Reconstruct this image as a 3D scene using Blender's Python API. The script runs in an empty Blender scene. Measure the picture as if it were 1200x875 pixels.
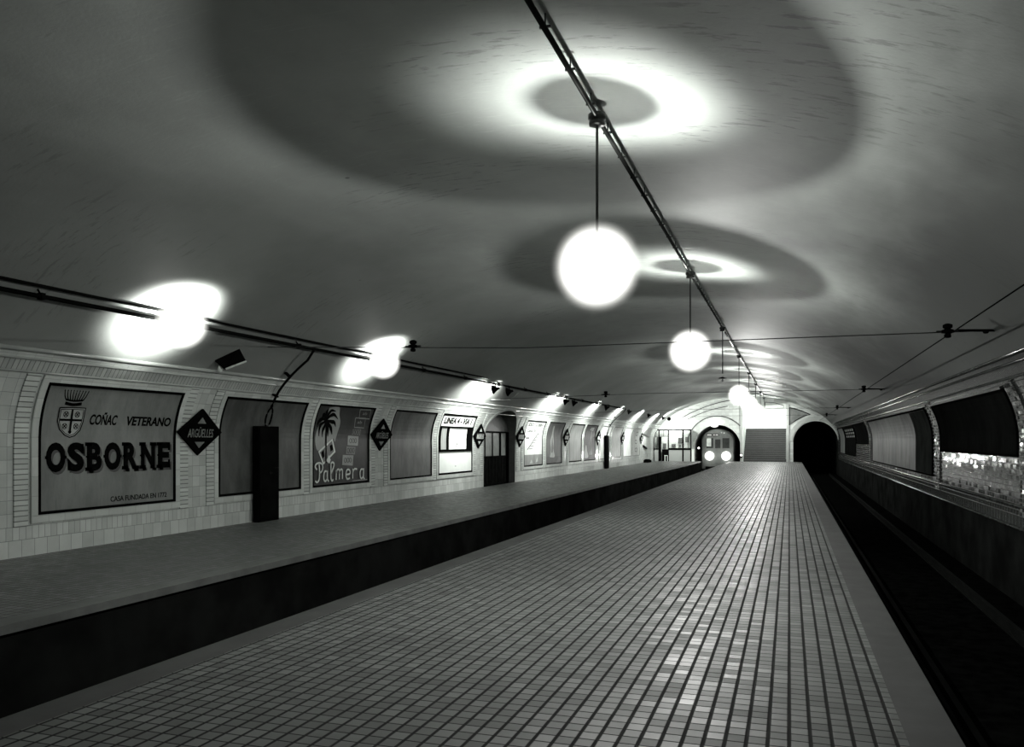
import bpy, bmesh, math, random
from mathutils import Vector, Matrix
random.seed(7)
COL = bpy.context.scene.collection
R = math.radians
# ------------------------------------------------------------------ section of the vault
X0, A, B, ZC = -3.6, 7.33, 3.65, 1.75
YB, YE = -5.0, 71.5            # near and far end of the station hall
WL, WR = X0 - A, X0 + A
def P(y, z, off=0.0, side=-1):
    """point on the vault/wall surface, `off` metres into the room"""
    if z <= ZC:
        return Vector((X0 + side*(A - off), y, z))
    t = min(.9999, (z - ZC)/B)
    x = side*A*math.sqrt(1 - t*t)
    n = Vector((x/A**2, t*B/B**2)).normalized()
    return Vector((X0 + x - n.x*off, y, z - n.y*off))
def vault_z(x):
    u = (x - X0)/A
    return ZC + B*math.sqrt(max(0, 1 - u*u))

# ------------------------------------------------------------------ materials
class NT:
    def __init__(s, name):
        s.m = bpy.data.materials.new(name); s.m.use_nodes = True
        s.t = s.m.node_tree; s.t.nodes.clear()
        s.out = s.t.nodes.new('ShaderNodeOutputMaterial')
    def n(s, typ, **kw):
        x = s.t.nodes.new('ShaderNode' + typ)
        for k, v in kw.items(): setattr(x, k, v)
        return x
    def l(s, a, b): s.t.links.new(a, b)
    def mth(s, op, a, b=None, c=None):
        x = s.n('Math', operation=op)
        for i, v in enumerate((a, b, c)):
            if v is None: continue
            if isinstance(v, (int, float)): x.inputs[i].default_value = v
            else: s.l(v, x.inputs[i])
        return x.outputs[0]
    def mix(s, f, a, b):
        x = s.n('Mix', data_type='RGBA')
        for i, v in ((0, f), (6, a), (7, b)):
            if isinstance(v, (int, float)): x.inputs[i].default_value = v
            elif isinstance(v, tuple): x.inputs[i].default_value = v
            else: s.l(v, x.inputs[i])
        return x.outputs[2]
    def smooth(s, v, a, b, c=0., d=1.):
        x = s.n('MapRange', interpolation_type='SMOOTHSTEP')
        s.l(v, x.inputs[0])
        for i, q in enumerate((a, b, c, d)): x.inputs[i+1].default_value = q
        return x.outputs[0]
    def noise(s, vec, scale, detail=4, rough=.55):
        x = s.n('TexNoise'); x.inputs['Scale'].default_value = scale
        x.inputs['Detail'].default_value = detail; x.inputs['Roughness'].default_value = rough
        if vec is not None: s.l(vec, x.inputs['Vector'])
        return x.outputs['Fac']
    def mapped(s, src, scale, rot=(0, 0, 0)):
        x = s.n('Mapping'); x.inputs['Scale'].default_value = scale; x.inputs['Rotation'].default_value = rot
        s.l(src, x.inputs['Vector']); return x.outputs[0]
    def bsdf(s, color, rough=.5, metal=0., spec=.5):
        x = s.n('BsdfPrincipled')
        if isinstance(color, tuple): x.inputs['Base Color'].default_value = color
        else: s.l(color, x.inputs['Base Color'])
        if isinstance(rough, (int, float)): x.inputs['Roughness'].default_value = rough
        else: s.l(rough, x.inputs['Roughness'])
        x.inputs['Metallic'].default_value = metal
        x.inputs['Specular IOR Level'].default_value = spec
        s.l(x.outputs[0], s.out.inputs[0]); return x
    def bump(s, h, bs, dist=.01, strength=1.):
        x = s.n('Bump'); x.inputs['Distance'].default_value = dist; x.inputs['Strength'].default_value = strength
        s.l(h, x.inputs['Height']); s.l(x.outputs[0], bs.inputs['Normal'])
def G(v, a=1.):                       # the print's faintly green grey
    return (v*.93, v, v*.945, a)

def flat(name, v, rough=.55, metal=0., var=.25, scale=3., spec=.5, col=None):
    s = NT(name); co = s.n('TexCoord').outputs['Object']
    f = s.noise(co, scale, 6, .6)
    lo, hi = G(v*(1-var)), G(v*(1+var))
    if col: lo = hi = col
    c = s.mix(s.smooth(f, .3, .7), lo, hi)
    b = s.bsdf(c, rough, metal, 0. if v < .03 else spec)
    s.bump(s.noise(co, scale*12, 3), b, .002, .3)
    return s.m

def tile(name, w, h, v, grout=.12, gu=.006, gv=.006, rough=.12, var=.12, tilt=.15, v0=0., offset=0., dirt=.25, bd=.004, slant=0., spec=.5, rvar=0., wear=None):
    s = NT(name); uv = s.n('UVMap').outputs[0]
    sep = s.n('SeparateXYZ'); s.l(uv, sep.inputs[0])
    V = s.mth('SUBTRACT', sep.outputs[1], v0)
    U = sep.outputs[0]
    if slant: U = s.mth('ADD', U, s.mth('MULTIPLY', V, slant))
    sv = s.mth('DIVIDE', V, h); iv = s.mth('FLOOR', sv)
    su = s.mth('DIVIDE', U, w)
    if offset: su = s.mth('ADD', su, s.mth('MULTIPLY', s.mth('MODULO', iv, 2.), offset))
    iu = s.mth('FLOOR', su)
    fu = s.mth('FRACT', su); fv = s.mth('FRACT', sv)
    du = s.mth('MULTIPLY', s.mth('MINIMUM', fu, s.mth('SUBTRACT', 1., fu)), w)
    dv = s.mth('MULTIPLY', s.mth('MINIMUM', fv, s.mth('SUBTRACT', 1., fv)), h)
    mu = s.smooth(du, gu*.35, gu*.75); mv = s.smooth(dv, gv*.35, gv*.75)
    m = s.mth('MULTIPLY', mu, mv)
    cmb = s.n('CombineXYZ'); s.l(iu, cmb.inputs[0]); s.l(iv, cmb.inputs[1])
    wn = s.n('TexWhiteNoise', noise_dimensions='2D'); s.l(cmb.outputs[0], wn.inputs['Vector'])
    sc = s.n('SeparateColor'); s.l(wn.outputs['Color'], sc.inputs[0])
    c = s.mix(sc.outputs[0], G(v*(1-var)), G(v*(1+var)))
    big = s.noise(uv, 1.3, 6, .65)
    c = s.mix(s.smooth(big, .35, .7, 0., dirt), c, G(v*.45))
    c = s.mix(m, G(grout), c)
    r = rough
    rr = s.mth('ADD', s.mth('MULTIPLY', sc.outputs[1], rvar), rough)
    rr = s.mth('ADD', rr, s.mth('MULTIPLY', s.mth('SUBTRACT', 1., m), .5))
    if wear:
        # polished walking line: worn tiles are smoother between wear[0] and wear[1] metres across
        wv = s.smooth(s.mth('ABSOLUTE', s.mth('SUBTRACT', sep.outputs[0], wear[0])), 0., wear[1], wear[2], 0.)
        rr = s.mth('SUBTRACT', rr, wv)
    b = s.bsdf(c, rr, 0., spec)
    tl = s.mth('ADD', s.mth('MULTIPLY', s.mth('MULTIPLY', fu, s.mth('SUBTRACT', sc.outputs[1], .5)), tilt),
                      s.mth('MULTIPLY', s.mth('MULTIPLY', fv, s.mth('SUBTRACT', sc.outputs[2], .5)), tilt))
    s.bump(s.mth('ADD', m, s.mth('MULTIPLY', tl, m)), b, bd, 1.)
    return s.m

def plaster():
    s = NT('vault_plaster'); co = s.n('TexCoord').outputs['Object']
    big = s.noise(s.mapped(co, (.5, .35, .5)), 1., 6, .6)
    c = s.mix(s.smooth(big, .3, .7), G(.30), G(.40))
    streak = s.noise(s.mapped(co, (2.0, 11., 2.), (0, 0, R(12))), 1.2, 5, .7)
    patch = s.noise(s.mapped(co, (.35, .5, .3)), 1., 3, .5)
    k = s.mth('MULTIPLY', s.smooth(streak, .55, .63), s.smooth(patch, .47, .6))
    c = s.mix(s.mth('MULTIPLY', k, .42), c, G(.07))
    st2 = s.noise(s.mapped(co, (1.4, 14., 1.), (0, 0, R(-20))), 1.6, 5, .7)
    k2 = s.mth('MULTIPLY', s.smooth(st2, .57, .66), s.smooth(patch, .52, .4))
    c = s.mix(s.mth('MULTIPLY', k2, .25), c, G(.5))
    # rare round damp spots
    v = s.n('TexVoronoi'); v.inputs['Scale'].default_value = .9; s.l(co, v.inputs['Vector'])
    c = s.mix(s.smooth(v.outputs['Distance'], .02, .035, .8, 0.), c, G(.1))
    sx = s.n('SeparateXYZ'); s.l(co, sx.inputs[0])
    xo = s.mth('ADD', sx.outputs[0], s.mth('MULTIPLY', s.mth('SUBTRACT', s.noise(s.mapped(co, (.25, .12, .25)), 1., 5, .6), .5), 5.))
    c = s.mix(s.smooth(xo, -.2, 2.6, 0., .88), c, G(.05))      # light falloff painted into the colour, darker over the right-hand track
    c = s.mix(s.smooth(xo, -4.5, -7.5, 0., .55), c, G(.09))    # weaker painted falloff over the left-hand track
    b = s.bsdf(c, .62, 0., .18)
    s.bump(s.mth('ADD', s.noise(co, 22, 4), s.mth('MULTIPLY', s.noise(co, 1.1, 3), 3.)), b, .004, .5)
    return s.m

def emit(name, v, strength):
    s = NT(name); e = s.n('Emission'); e.inputs[0].default_value = v; e.inputs[1].default_value = strength
    s.l(e.outputs[0], s.out.inputs[0]); return s.m
def glare_shell(name, strength, power=4.):  # see-through emissive shell imitating the glare around a lamp
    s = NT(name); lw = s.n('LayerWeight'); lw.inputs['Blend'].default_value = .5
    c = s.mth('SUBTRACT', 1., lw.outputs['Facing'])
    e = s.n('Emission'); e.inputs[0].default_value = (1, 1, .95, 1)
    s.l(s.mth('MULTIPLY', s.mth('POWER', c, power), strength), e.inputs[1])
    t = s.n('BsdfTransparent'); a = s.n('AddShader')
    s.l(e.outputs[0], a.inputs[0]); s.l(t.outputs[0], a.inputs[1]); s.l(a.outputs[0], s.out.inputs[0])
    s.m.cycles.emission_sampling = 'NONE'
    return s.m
def glass(name, tint=.8):
    s = NT(name); t = s.n('BsdfTransparent'); t.inputs[0].default_value = (tint, tint, tint, 1)
    g = s.n('BsdfGlossy'); g.inputs['Roughness'].default_value = .05
    mx = s.n('MixShader'); mx.inputs[0].default_value = .08
    s.l(t.outputs[0], mx.inputs[1]); s.l(g.outputs[0], mx.inputs[2]); s.l(mx.outputs[0], s.out.inputs[0])
    return s.m
def poster(name, v, rough=.45, streak=.35, scale=1.5, spec=.2):
    s = NT(name); co = s.n('TexCoord').outputs['Object']
    f = s.noise(s.mapped(co, (1, 1.6, .7)), scale, 7, .65)
    g = s.noise(s.mapped(co, (1, 6., .5)), scale*1.5, 5, .7)
    c = s.mix(s.smooth(f, .3, .7), G(v*(1-streak)), G(v*(1+streak)))
    c = s.mix(s.smooth(g, .55, .75, 0, .5), c, G(v*.5))
    b = s.bsdf(c, rough, 0, spec)
    s.bump(s.noise(co, 9, 4), b, .006, .4)
    return s.m

M = {}
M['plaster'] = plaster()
M['t_base'] = tile('tile_base_row', .225, .26, .60, .22, rough=.14)
M['t_row2'] = tile('tile_second_row', .112, .20, .60, .22, v0=.26, rough=.14)
M['t_wall'] = tile('tile_plain_wall', .20, .20, .56, .25, gu=.005, gv=.005, v0=.46, rough=.14)
M['t_col'] = tile('tile_stacked_column', 40., .078, .62, .16, gu=1e-5, gv=.012, v0=.46, rough=.08, tilt=.9, bd=.008)
M['t_band'] = tile('tile_band_upright', .085, .5, .46, .10, gu=.009, gv=.002, v0=2.6, rough=.1, bd=.008)
M['t_sur'] = tile('tile_poster_surround', .30, .30, .60, .3, gu=.004, gv=.004, rough=.12, tilt=.3)
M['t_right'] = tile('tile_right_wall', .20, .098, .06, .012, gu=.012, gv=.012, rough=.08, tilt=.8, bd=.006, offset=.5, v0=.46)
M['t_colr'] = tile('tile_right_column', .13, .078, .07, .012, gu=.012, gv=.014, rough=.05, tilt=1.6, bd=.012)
M['t_far'] = tile('tile_far_wall', .30, .15, .6, .4, gu=.006, gv=.006, rough=.2, dirt=.1)
M['t_floor'] = tile('platform_tiles', .1185, .1185, .125, .007, gu=.019, gv=.010, rough=.52, var=.25, tilt=.55, bd=.006, dirt=.35, rvar=.25, spec=.28, wear=(-.6, 1.5, .14))
M['t_side'] = tile('side_platform_tiles', .1185, .1185, .11, .03, gu=.012, gv=.009, rough=.42, var=.2, tilt=.4, bd=.005, dirt=.35, rvar=.2)
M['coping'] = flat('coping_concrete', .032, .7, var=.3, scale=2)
M['coping_side'] = flat('side_coping_concrete', .10, .6, var=.3, scale=2)
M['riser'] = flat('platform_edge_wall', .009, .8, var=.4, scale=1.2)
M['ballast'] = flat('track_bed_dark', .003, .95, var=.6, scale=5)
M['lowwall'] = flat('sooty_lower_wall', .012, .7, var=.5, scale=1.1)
M['trim_w'] = flat('glazed_white_trim', .42, .15, var=.08)
M['trim_r'] = flat('glazed_dark_trim', .035, .16, var=.3)
M['metal_d'] = flat('dark_painted_metal', .005, .5, 0., var=.3)
M['black'] = flat('black_enamel', .003, .35, 0., var=.2)
M['cable'] = flat('dark_cable_steel', .03, .35, .7, var=.2)
M['pipe_l'] = flat('grey_conduit_steel', .10, .35, .6, var=.2)
M['rail'] = flat('worn_rail_steel', .012, .45, .1, var=.2)
M['wood_d'] = flat('dark_painted_wood', .008, .5, var=.4, scale=4)
M['white'] = flat('white_paper', .80, .5, var=.04)
M['ink'] = flat('black_ink', .003, .8, var=.1)
M['ink_soft'] = flat('faded_grey_ink', .035, .5, var=.1)
M['p_osb'] = poster('cognac_poster_ground', .17, streak=.22)
M['p_osb_l'] = flat('cognac_poster_pale', .30, .5)
M['p_dark'] = poster('bare_dark_panel', .075, .42, .35)
M['p_dark2'] = poster('bare_grey_panel', .11, .38, .3)
M['p_palm'] = poster('palm_poster_ground', .028, .4, .3)
M['p_ink'] = flat('palm_poster_black', .004, .45)
M['p_pale'] = flat('palm_poster_pale_green', .24, .45, var=.15)
M['p_cream'] = flat('palm_poster_cream', .62, .45, var=.05)
M['p_mid'] = flat('palm_poster_mid_grey', .12, .45, var=.2)
M['p_light'] = poster('pale_map_paper', .62, .4, .12)
M['p_lgrey'] = poster('pale_grey_panel', .34, .4, .25)
M['p_mgrey'] = poster('mid_grey_panel', .17, .4, .25)
M['p_right'] = poster('stained_right_panel', .040, .5, .85, .9, spec=.04)
M['p_rdark'] = poster('dark_right_panel', .006, .7, .3, spec=0.)
M['p_rsec'] = poster('dark_section_panel', .028, .5, .3, spec=.0)
M['sign_t'] = flat('sign_pale_enamel', .22, .3)
M['sign_w'] = flat('sign_white_enamel', .55, .2)
M['wood_panel'] = flat('grey_lunette_board', .10, .5, var=.2)
M['frost'] = flat('frosted_door_glass', .30, .2, var=.15)
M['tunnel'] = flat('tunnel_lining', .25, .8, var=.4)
M['step'] = flat('stair_stone', .03, .5, var=.2, scale=2)
M['nosing'] = flat('stair_nosing', .08, .35, var=.1)
M['train'] = flat('train_paint', .10, .3, var=.15)
M['train_d'] = flat('train_dark_window', .03, .1, var=.2)
M['train_l'] = flat('train_lit_window', .45, .2, var=.2)
M['glass'] = glass('booth_glass', .96)
M['globe'] = glare_shell('glowing_lamp_glass', 8., 7.)
M['globe_soft'] = glare_shell('glowing_vault_lamp_glass', 3.5, 4.)
M['halo'] = glare_shell('glowing_headlamp_glass', 6., 3.)
M['bulb'] = emit('bulb_filament_glass', (1, 1, .95, 1), 12)
M['sig'] = emit('small_signal_light', (1, 1, .95, 1), 6)
M['lit'] = emit('lit_letters', (1, 1, .95, 1), 1.0)

# ------------------------------------------------------------------ mesh helpers
def link(name, bm, mats, parent=None, smooth=False):
    bmesh.ops.recalc_face_normals(bm, faces=bm.faces) if smooth != 'keep' else None
    me = bpy.data.meshes.new(name); bm.to_mesh(me); bm.free()
    for m in (mats if isinstance(mats, (list, tuple)) else [mats]): me.materials.append(m)
    if smooth:
        for p in me.polygons: p.use_smooth = True
    o = bpy.data.objects.new(name, me); COL.objects.link(o)
    if parent: o.parent = parent; o.matrix_parent_inverse = parent.matrix_world.inverted()
    return o
def empty(name, loc):
    o = bpy.data.objects.new(name, None); COL.objects.link(o); o.location = loc
    o.matrix_world = Matrix.Translation(loc); o.empty_display_size = .1
    return o
def tag(o, label, cat, group=None, kind=None):
    o['label'] = label; o['category'] = cat
    if group: o['group'] = group
    if kind: o['kind'] = kind
    return o
def struct(o): o['kind'] = 'structure'; return o

def box(bm, a, b, mi=0):
    x0, y0, z0 = a; x1, y1, z1 = b
    v = [bm.verts.new(p) for p in ((x0,y0,z0),(x1,y0,z0),(x1,y1,z0),(x0,y1,z0),(x0,y0,z1),(x1,y0,z1),(x1,y1,z1),(x0,y1,z1))]
    for f in ((0,3,2,1),(4,5,6,7),(0,1,5,4),(1,2,6,5),(2,3,7,6),(3,0,4,7)):
        fc = bm.faces.new([v[i] for i in f]); fc.material_index = mi
def bbox(*boxes):
    bm = bmesh.new()
    for a, b in boxes: box(bm, a, b)
    return bm
def tube(bm, pts, r, seg=8, cap=True):
    pts = [Vector(p) for p in pts]; rings = []
    rs = r if isinstance(r, (list, tuple)) else [r]*len(pts)
    for i, p in enumerate(pts):
        d = (pts[min(i+1, len(pts)-1)] - pts[max(i-1, 0)]).normalized()
        up = Vector((0, 0, 1)) if abs(d.z) < .9 else Vector((1, 0, 0))
        a = d.cross(up).normalized(); b = d.cross(a).normalized()
        rings.append([bm.verts.new(p + (a*math.cos(t) + b*math.sin(t))*rs[i]) for t in (2*math.pi*k/seg for k in range(seg))])
    for i in range(len(rings)-1):
        for k in range(seg):
            bm.faces.new((rings[i][k], rings[i][(k+1) % seg], rings[i+1][(k+1) % seg], rings[i+1][k]))
    if cap:
        bm.faces.new(rings[0]); bm.faces.new(rings[-1][::-1])
def lathe(bm, prof, c=(0, 0, 0), seg=24, axis=None):
    """prof: (r, h) pairs about local +Z; axis turns +Z"""
    q = Vector((0, 0, 1)).rotation_difference(Vector(axis)) if axis else None
    rings = []
    for r, h in prof:
        ring = []
        for k in range(seg):
            t = 2*math.pi*k/seg
            p = Vector((r*math.cos(t), r*math.sin(t), h))
            if q: p = q @ p
            ring.append(bm.verts.new(p + Vector(c)))
        rings.append(ring)
    for i in range(len(rings)-1):
        for k in range(seg):
            bm.faces.new((rings[i][k], rings[i][(k+1) % seg], rings[i+1][(k+1) % seg], rings[i+1][k]))
    for ring, (r, h) in ((rings[0], prof[0]), (rings[-1], prof[-1])):
        if r > 1e-4: bm.faces.new(ring)
    bmesh.ops.remove_doubles(bm, verts=bm.verts, dist=1e-5)
def slab(bm, y0, y1, z0, z1, o0, o1, side=-1, nz=None, mi=0, fn=None):
    """closed curved plate following the wall, with UV = (y, z)"""
    uvl = bm.loops.layers.uv.verify()
    nz = nz or max(2, int((z1-z0)/.12)+1)
    g = {}
    for j in range(nz+1):
        z = z0 + (z1-z0)*j/nz
        for i, y in enumerate((y0, y1)):
            for k, o in enumerate((o0, o1)):
                g[i, j, k] = (bm.verts.new(P(y, z, o, side)), y, z)
    def f(*ks):
        fc = bm.faces.new([g[k][0] for k in ks]); fc.material_index = mi
        for lp, k in zip(fc.loops, ks): lp[uvl].uv = (g[k][1], g[k][2])
    for j in range(nz):
        f((0,j,1),(1,j,1),(1,j+1,1),(0,j+1,1)); f((0,j,0),(0,j+1,0),(1,j+1,0),(1,j,0))
        f((0,j,0),(0,j,1),(0,j+1,1),(0,j+1,0)); f((1,j,0),(1,j+1,0),(1,j+1,1),(1,j,1))
    f((0,0,0),(1,0,0),(1,0,1),(0,0,1)); f((0,nz,0),(0,nz,1),(1,nz,1),(1,nz,0))
def S(*a, **k):
    bm = bmesh.new(); slab(bm, *a, **k); return bm
def conform(bm, mp, lo, hi, flag=None):
    """cut a flat (u, v, w) mesh in bands so that it can follow the curve, then lay it on the surface"""
    vs = [v.co.y for v in bm.verts]; z0, z1 = min(vs), max(vs); n = int((z1-z0)/.07)
    for i in range(1, n+1):
        bmesh.ops.bisect_plane(bm, geom=bm.verts[:]+bm.edges[:]+bm.faces[:], dist=1e-5, plane_co=(0, z0+(z1-z0)*i/(n+1), 0), plane_no=(0, 1, 0))
    for v in bm.verts: v.co = mp(v.co.x, v.co.y, hi if v.co.z > .25 else lo)
def poly(bm, pts, off, th=.004, side=-1, mp=None):
    """flat outline laid on the wall, (y, z) points, with thickness"""
    mp = mp or (lambda y, z, o: P(y, z, o, side))
    t = bmesh.new()
    f = t.faces.new([t.verts.new((y, z, 0)) for y, z in pts])
    r_ = bmesh.ops.extrude_face_region(t, geom=[f])
    for v in r_['geom']:
        if isinstance(v, bmesh.types.BMVert): v.co.z = .5
    bmesh.ops.triangulate(t, faces=t.faces[:])
    conform(t, mp, off, off+th)
    me = bpy.data.meshes.new('t'); t.to_mesh(me); t.free(); bm.from_mesh(me); bpy.data.meshes.remove(me)
def spl(pts, n=6):
    out = []
    for i in range(len(pts)-1):
        p0 = pts[max(i-1, 0)]; p1 = pts[i]; p2 = pts[i+1]; p3 = pts[min(i+2, len(pts)-1)]
        for k in range(n):
            t = k/n
            out.append(tuple(.5*((2*b)+(-a+c)*t+(2*a-5*b+4*c-d)*t*t+(-a+3*b-3*c+d)*t**3) for a, b, c, d in zip(p0, p1, p2, p3)))
    out.append(tuple(pts[-1])); return out
def stroke(bm, pts, w, off, th=.004, smooth=True, side=-1, mp=None):
    """ribbon of width w (number or per-end list) along (y, z) points"""
    mp = mp or (lambda y, z, o: P(y, z, o, side))
    if smooth and len(pts) > 2: pts = spl(pts)
    n = len(pts); q = []
    for i, p in enumerate(pts):
        a = pts[max(i-1, 0)]; b = pts[min(i+1, n-1)]
        d = Vector((b[0]-a[0], b[1]-a[1])); d = d.normalized() if d.length > 1e-9 else Vector((1, 0))
        t = i/(n-1)
        ww = w if isinstance(w, (int, float)) else (w[0] + (w[1]-w[0])*t if len(w) == 2 else (w[0]+(w[1]-w[0])*t*2 if t < .5 else w[1]+(w[2]-w[1])*(t*2-1)))
        nx, nz = -d.y*ww/2, d.x*ww/2
        q.append([bm.verts.new(mp(p[0]+s*nx, p[1]+s*nz, o)) for s in (-1, 1) for o in (off, off+th)])
    for i in range(n-1):
        a, b = q[i], q[i+1]
        bm.faces.new((a[1], a[3], b[3], b[1])); bm.faces.new((a[0], b[0], b[2], a[2]))
        bm.faces.new((a[0], a[1], b[1], b[0])); bm.faces.new((a[2], b[2], b[3], a[3]))
    bm.faces.new((q[0][0], q[0][2], q[0][3], q[0][1])); bm.faces.new((q[-1][0], q[-1][1], q[-1][3], q[-1][2]))
def text_bm(txt, box_, mp, bold=.0, th=.006, off=.0, shear=0., bm=None):
    """lettering fitted in box_=(u0,v0,u1,v1) and laid on the surface by mp(u,v,off)"""
    cu = bpy.data.curves.new('tmp', 'FONT'); cu.body = txt; cu.extrude = .5; cu.offset = bold; cu.shear = shear
    cu.resolution_u = 4
    ob = bpy.data.objects.new('tmp', cu); COL.objects.link(ob)
    dg = bpy.context.evaluated_depsgraph_get(); dg.update()
    me = bpy.data.meshes.new_from_object(ob.evaluated_get(dg))
    bpy.data.objects.remove(ob); bpy.data.curves.remove(cu)
    xs = [v.co.x for v in me.vertices]; ys = [v.co.y for v in me.vertices]
    ax, bx, ay, by = min(xs), max(xs), min(ys), max(ys)
    u0, v0, u1, v1 = box_
    for v in me.vertices:
        u = u0 + (v.co.x-ax)/(bx-ax)*(u1-u0); w = v0 + (v.co.y-ay)/(by-ay)*(v1-v0)
        v.co = (u, w, .5 if v.co.z > 0 else 0)
    t = bmesh.new(); t.from_mesh(me); conform(t, mp, off, off+th); t.to_mesh(me); t.free()
    bm = bm or bmesh.new(); bm.from_mesh(me); bpy.data.meshes.remove(me)
    return bm
LW = lambda y, z, o: P(y, z, o, -1)

def light(name, kind, loc, power, parent=None, radius=.02, aim=None, **kw):
    l = bpy.data.lights.new(name, kind); l.energy = power; l.color = (1, 1, .97)
    if kind == 'AREA': l.size = radius
    else: l.shadow_soft_size = radius
    for k, v in kw.items(): setattr(l, k, v)
    o = bpy.data.objects.new(name, l); COL.objects.link(o)
    o.location = loc
    if aim: o.rotation_euler = Vector(aim).to_track_quat('-Z', 'Y').to_euler()
    if parent:
        o.parent = parent; o.matrix_parent_inverse = parent.matrix_world.inverted()
    return o
def children(o): return [c for c in bpy.data.objects if c.parent == o]
def copy_tree(o, parent=None):
    c = o.copy(); COL.objects.link(c)
    if parent:
        c.parent = parent; c.matrix_parent_inverse = o.matrix_parent_inverse.copy()
    for ch in children(o): copy_tree(ch, c)
    return c

# ================================================================== THE SHELL
D0, D1, DS, DT = 29.25, 33.0, 2.02, 3.0     # doorway in the left wall: start, end, spring height, top
DC, DH = (D0+D1)/2, (D1-D0)/2
def arch_z(y): return DS + (DT-DS)*math.sqrt(max(0, 1-((y-DC)/DH)**2))
rows = [(0, .26, 0), (.26, .46, 1), (.46, 2.77, 2), (2.77, 2.95, 3), (2.95, 3.08, 4)]
def wall(side, lo_mat_rows, name, mats, door=False):
    bm = bmesh.new(); uvl = bm.loops.layers.uv.verify()
    def quad(y0, y1, z00, z01, z10, z11, mi):
        vs = [(y0, z00), (y1, z01), (y1, z11), (y0, z10)]
        f = bm.faces.new([bm.verts.new(P(y, z, 0, side)) for y, z in vs]); f.material_index = mi
        for lp, q in zip(f.loops, vs): lp[uvl].uv = q
    ys = [YB] + [YB + i*2.9 for i in range(1, 12)] + [D0] if door else [YB]
    ys = [y for y in ys if y < D0-.01] + ([D0] if door else [])
    segs = []
    if door:
        segs = [(a, b) for a, b in zip(ys, ys[1:])]
        tail = [D1 + (YE-D1)*i/12 for i in range(13)]
        segs += list(zip(tail, tail[1:]))
    else:
        yy = [YB + (YE-YB)*i/24 for i in range(25)]; segs = list(zip(yy, yy[1:]))
    for y0, y1 in segs:
        for z0, z1, mi in lo_mat_rows:
            n = max(1, int((z1-z0)/.13))
            for k in range(n):
                a = z0+(z1-z0)*k/n; b = z0+(z1-z0)*(k+1)/n
                quad(y0, y1, a, a, b, b, mi)
    if door:
        N = 28
        for i in range(N):
            y0 = DC - DH*math.cos(math.pi*i/N); y1 = DC - DH*math.cos(math.pi*(i+1)/N)
            a0, a1 = arch_z(y0), arch_z(y1)
            for k in range(6):
                quad(y0, y1, a0+(3.08-a0)*k/6, a1+(3.08-a1)*k/6, a0+(3.08-a0)*(k+1)/6, a1+(3.08-a1)*(k+1)/6, 2)
    bmesh.ops.remove_doubles(bm, verts=bm.verts, dist=1e-4)
    return struct(link(name, bm, mats, smooth=True))
wl = wall(-1, rows, 'wall_left', [M['t_base'], M['t_row2'], M['t_wall'], M['t_band'], M['t_sur']], True)
rrows = [(-1.08, .26, 0), (.26, .46, 1), (.46, 2.77, 2), (2.77, 2.95, 3), (2.95, 3.08, 4)]
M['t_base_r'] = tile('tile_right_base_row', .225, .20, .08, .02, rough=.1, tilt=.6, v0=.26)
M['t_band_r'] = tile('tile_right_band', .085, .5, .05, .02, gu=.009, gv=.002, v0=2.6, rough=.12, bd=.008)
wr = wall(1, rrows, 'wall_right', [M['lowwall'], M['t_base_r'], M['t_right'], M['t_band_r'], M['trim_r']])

# vault
bm = bmesh.new(); NA, NY = 110, 60
t0 = math.asin((3.08-ZC)/B)
grid = [[bm.verts.new((X0 - A*math.cos(t0+(math.pi-2*t0)*i/NA), YB+(YE-YB)*j/NY, ZC + B*math.sin(t0+(math.pi-2*t0)*i/NA))) for j in range(NY+1)] for i in range(NA+1)]
for i in range(NA):
    for j in range(NY): bm.faces.new((grid[i][j], grid[i][j+1], grid[i+1][j+1], grid[i+1][j]))
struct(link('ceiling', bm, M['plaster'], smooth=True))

# cornice mouldings
def rail_mould(z, off, r, side, name, mat):
    bm = bmesh.new()
    c = P(0, z, off, side)
    tube(bm, [(c.x, YB, c.z), (c.x, YE-.05, c.z)], r, 8)
    return struct(link(name, bm, mat, smooth=True))
rail_mould(3.08, .02, .035, -1, 'trim_1', M['trim_w'])
rail_mould(2.95, .01, .018, -1, 'trim_2', M['trim_w'])
rail_mould(2.77, .01, .018, -1, 'trim_3', M['trim_w'])
rail_mould(3.08, .03, .035, 1, 'trim_4', M['trim_r'])
rail_mould(2.97, .02, .02, 1, 'trim_5', M['trim_r'])
rail_mould(2.78, .02, .02, 1, 'trim_6', M['trim_r'])
rail_mould(.63, .02, .03, 1, 'trim_7', M['trim_r'])
rail_mould(.25, .02, .03, 1, 'trim_8', M['trim_r'])

# tiled columns between the posters, left wall: part of the wall's tiling
posters_l = [(9.71,12.70),(13.93,16.90),(17.40,20.24),(21.48,24.42),(24.94,28.0),(34.17,37.02),(37.66,40.48),(41.87,44.67),(45.19,48.06),(49.38,52.23),(52.9,55.89),(56.81,59.91),(60.43,63.34)]
singles = [(16.90,17.40),(24.42,24.94),(37.02,37.66),(44.67,45.19),(52.23,52.9),(59.91,60.43)]
doubles = [(12.70,13.93),(20.24,21.48),(28.0,29.25),(33.0,34.17),(40.48,41.87),(48.06,49.38),(55.89,56.81),(63.34,64.6)]
bm = bmesh.new()
for a, b in singles:
    c = (a+b)/2; slab(bm, c-.115, c+.115, .46, 2.75, .0, .022)
for a, b in doubles:
    slab(bm, a+.13, a+.13+.22, .46, 2.75, .0, .022); slab(bm, b-.35, b-.13, .46, 2.75, .0, .022)
for a in (9.3, 7.9): slab(bm, a, a+.24, .46, 2.75, 0, .022)
o = struct(link('trim_9', bm, M['t_col'])); o.name = 'trim_9'
bm = bmesh.new()
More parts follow.
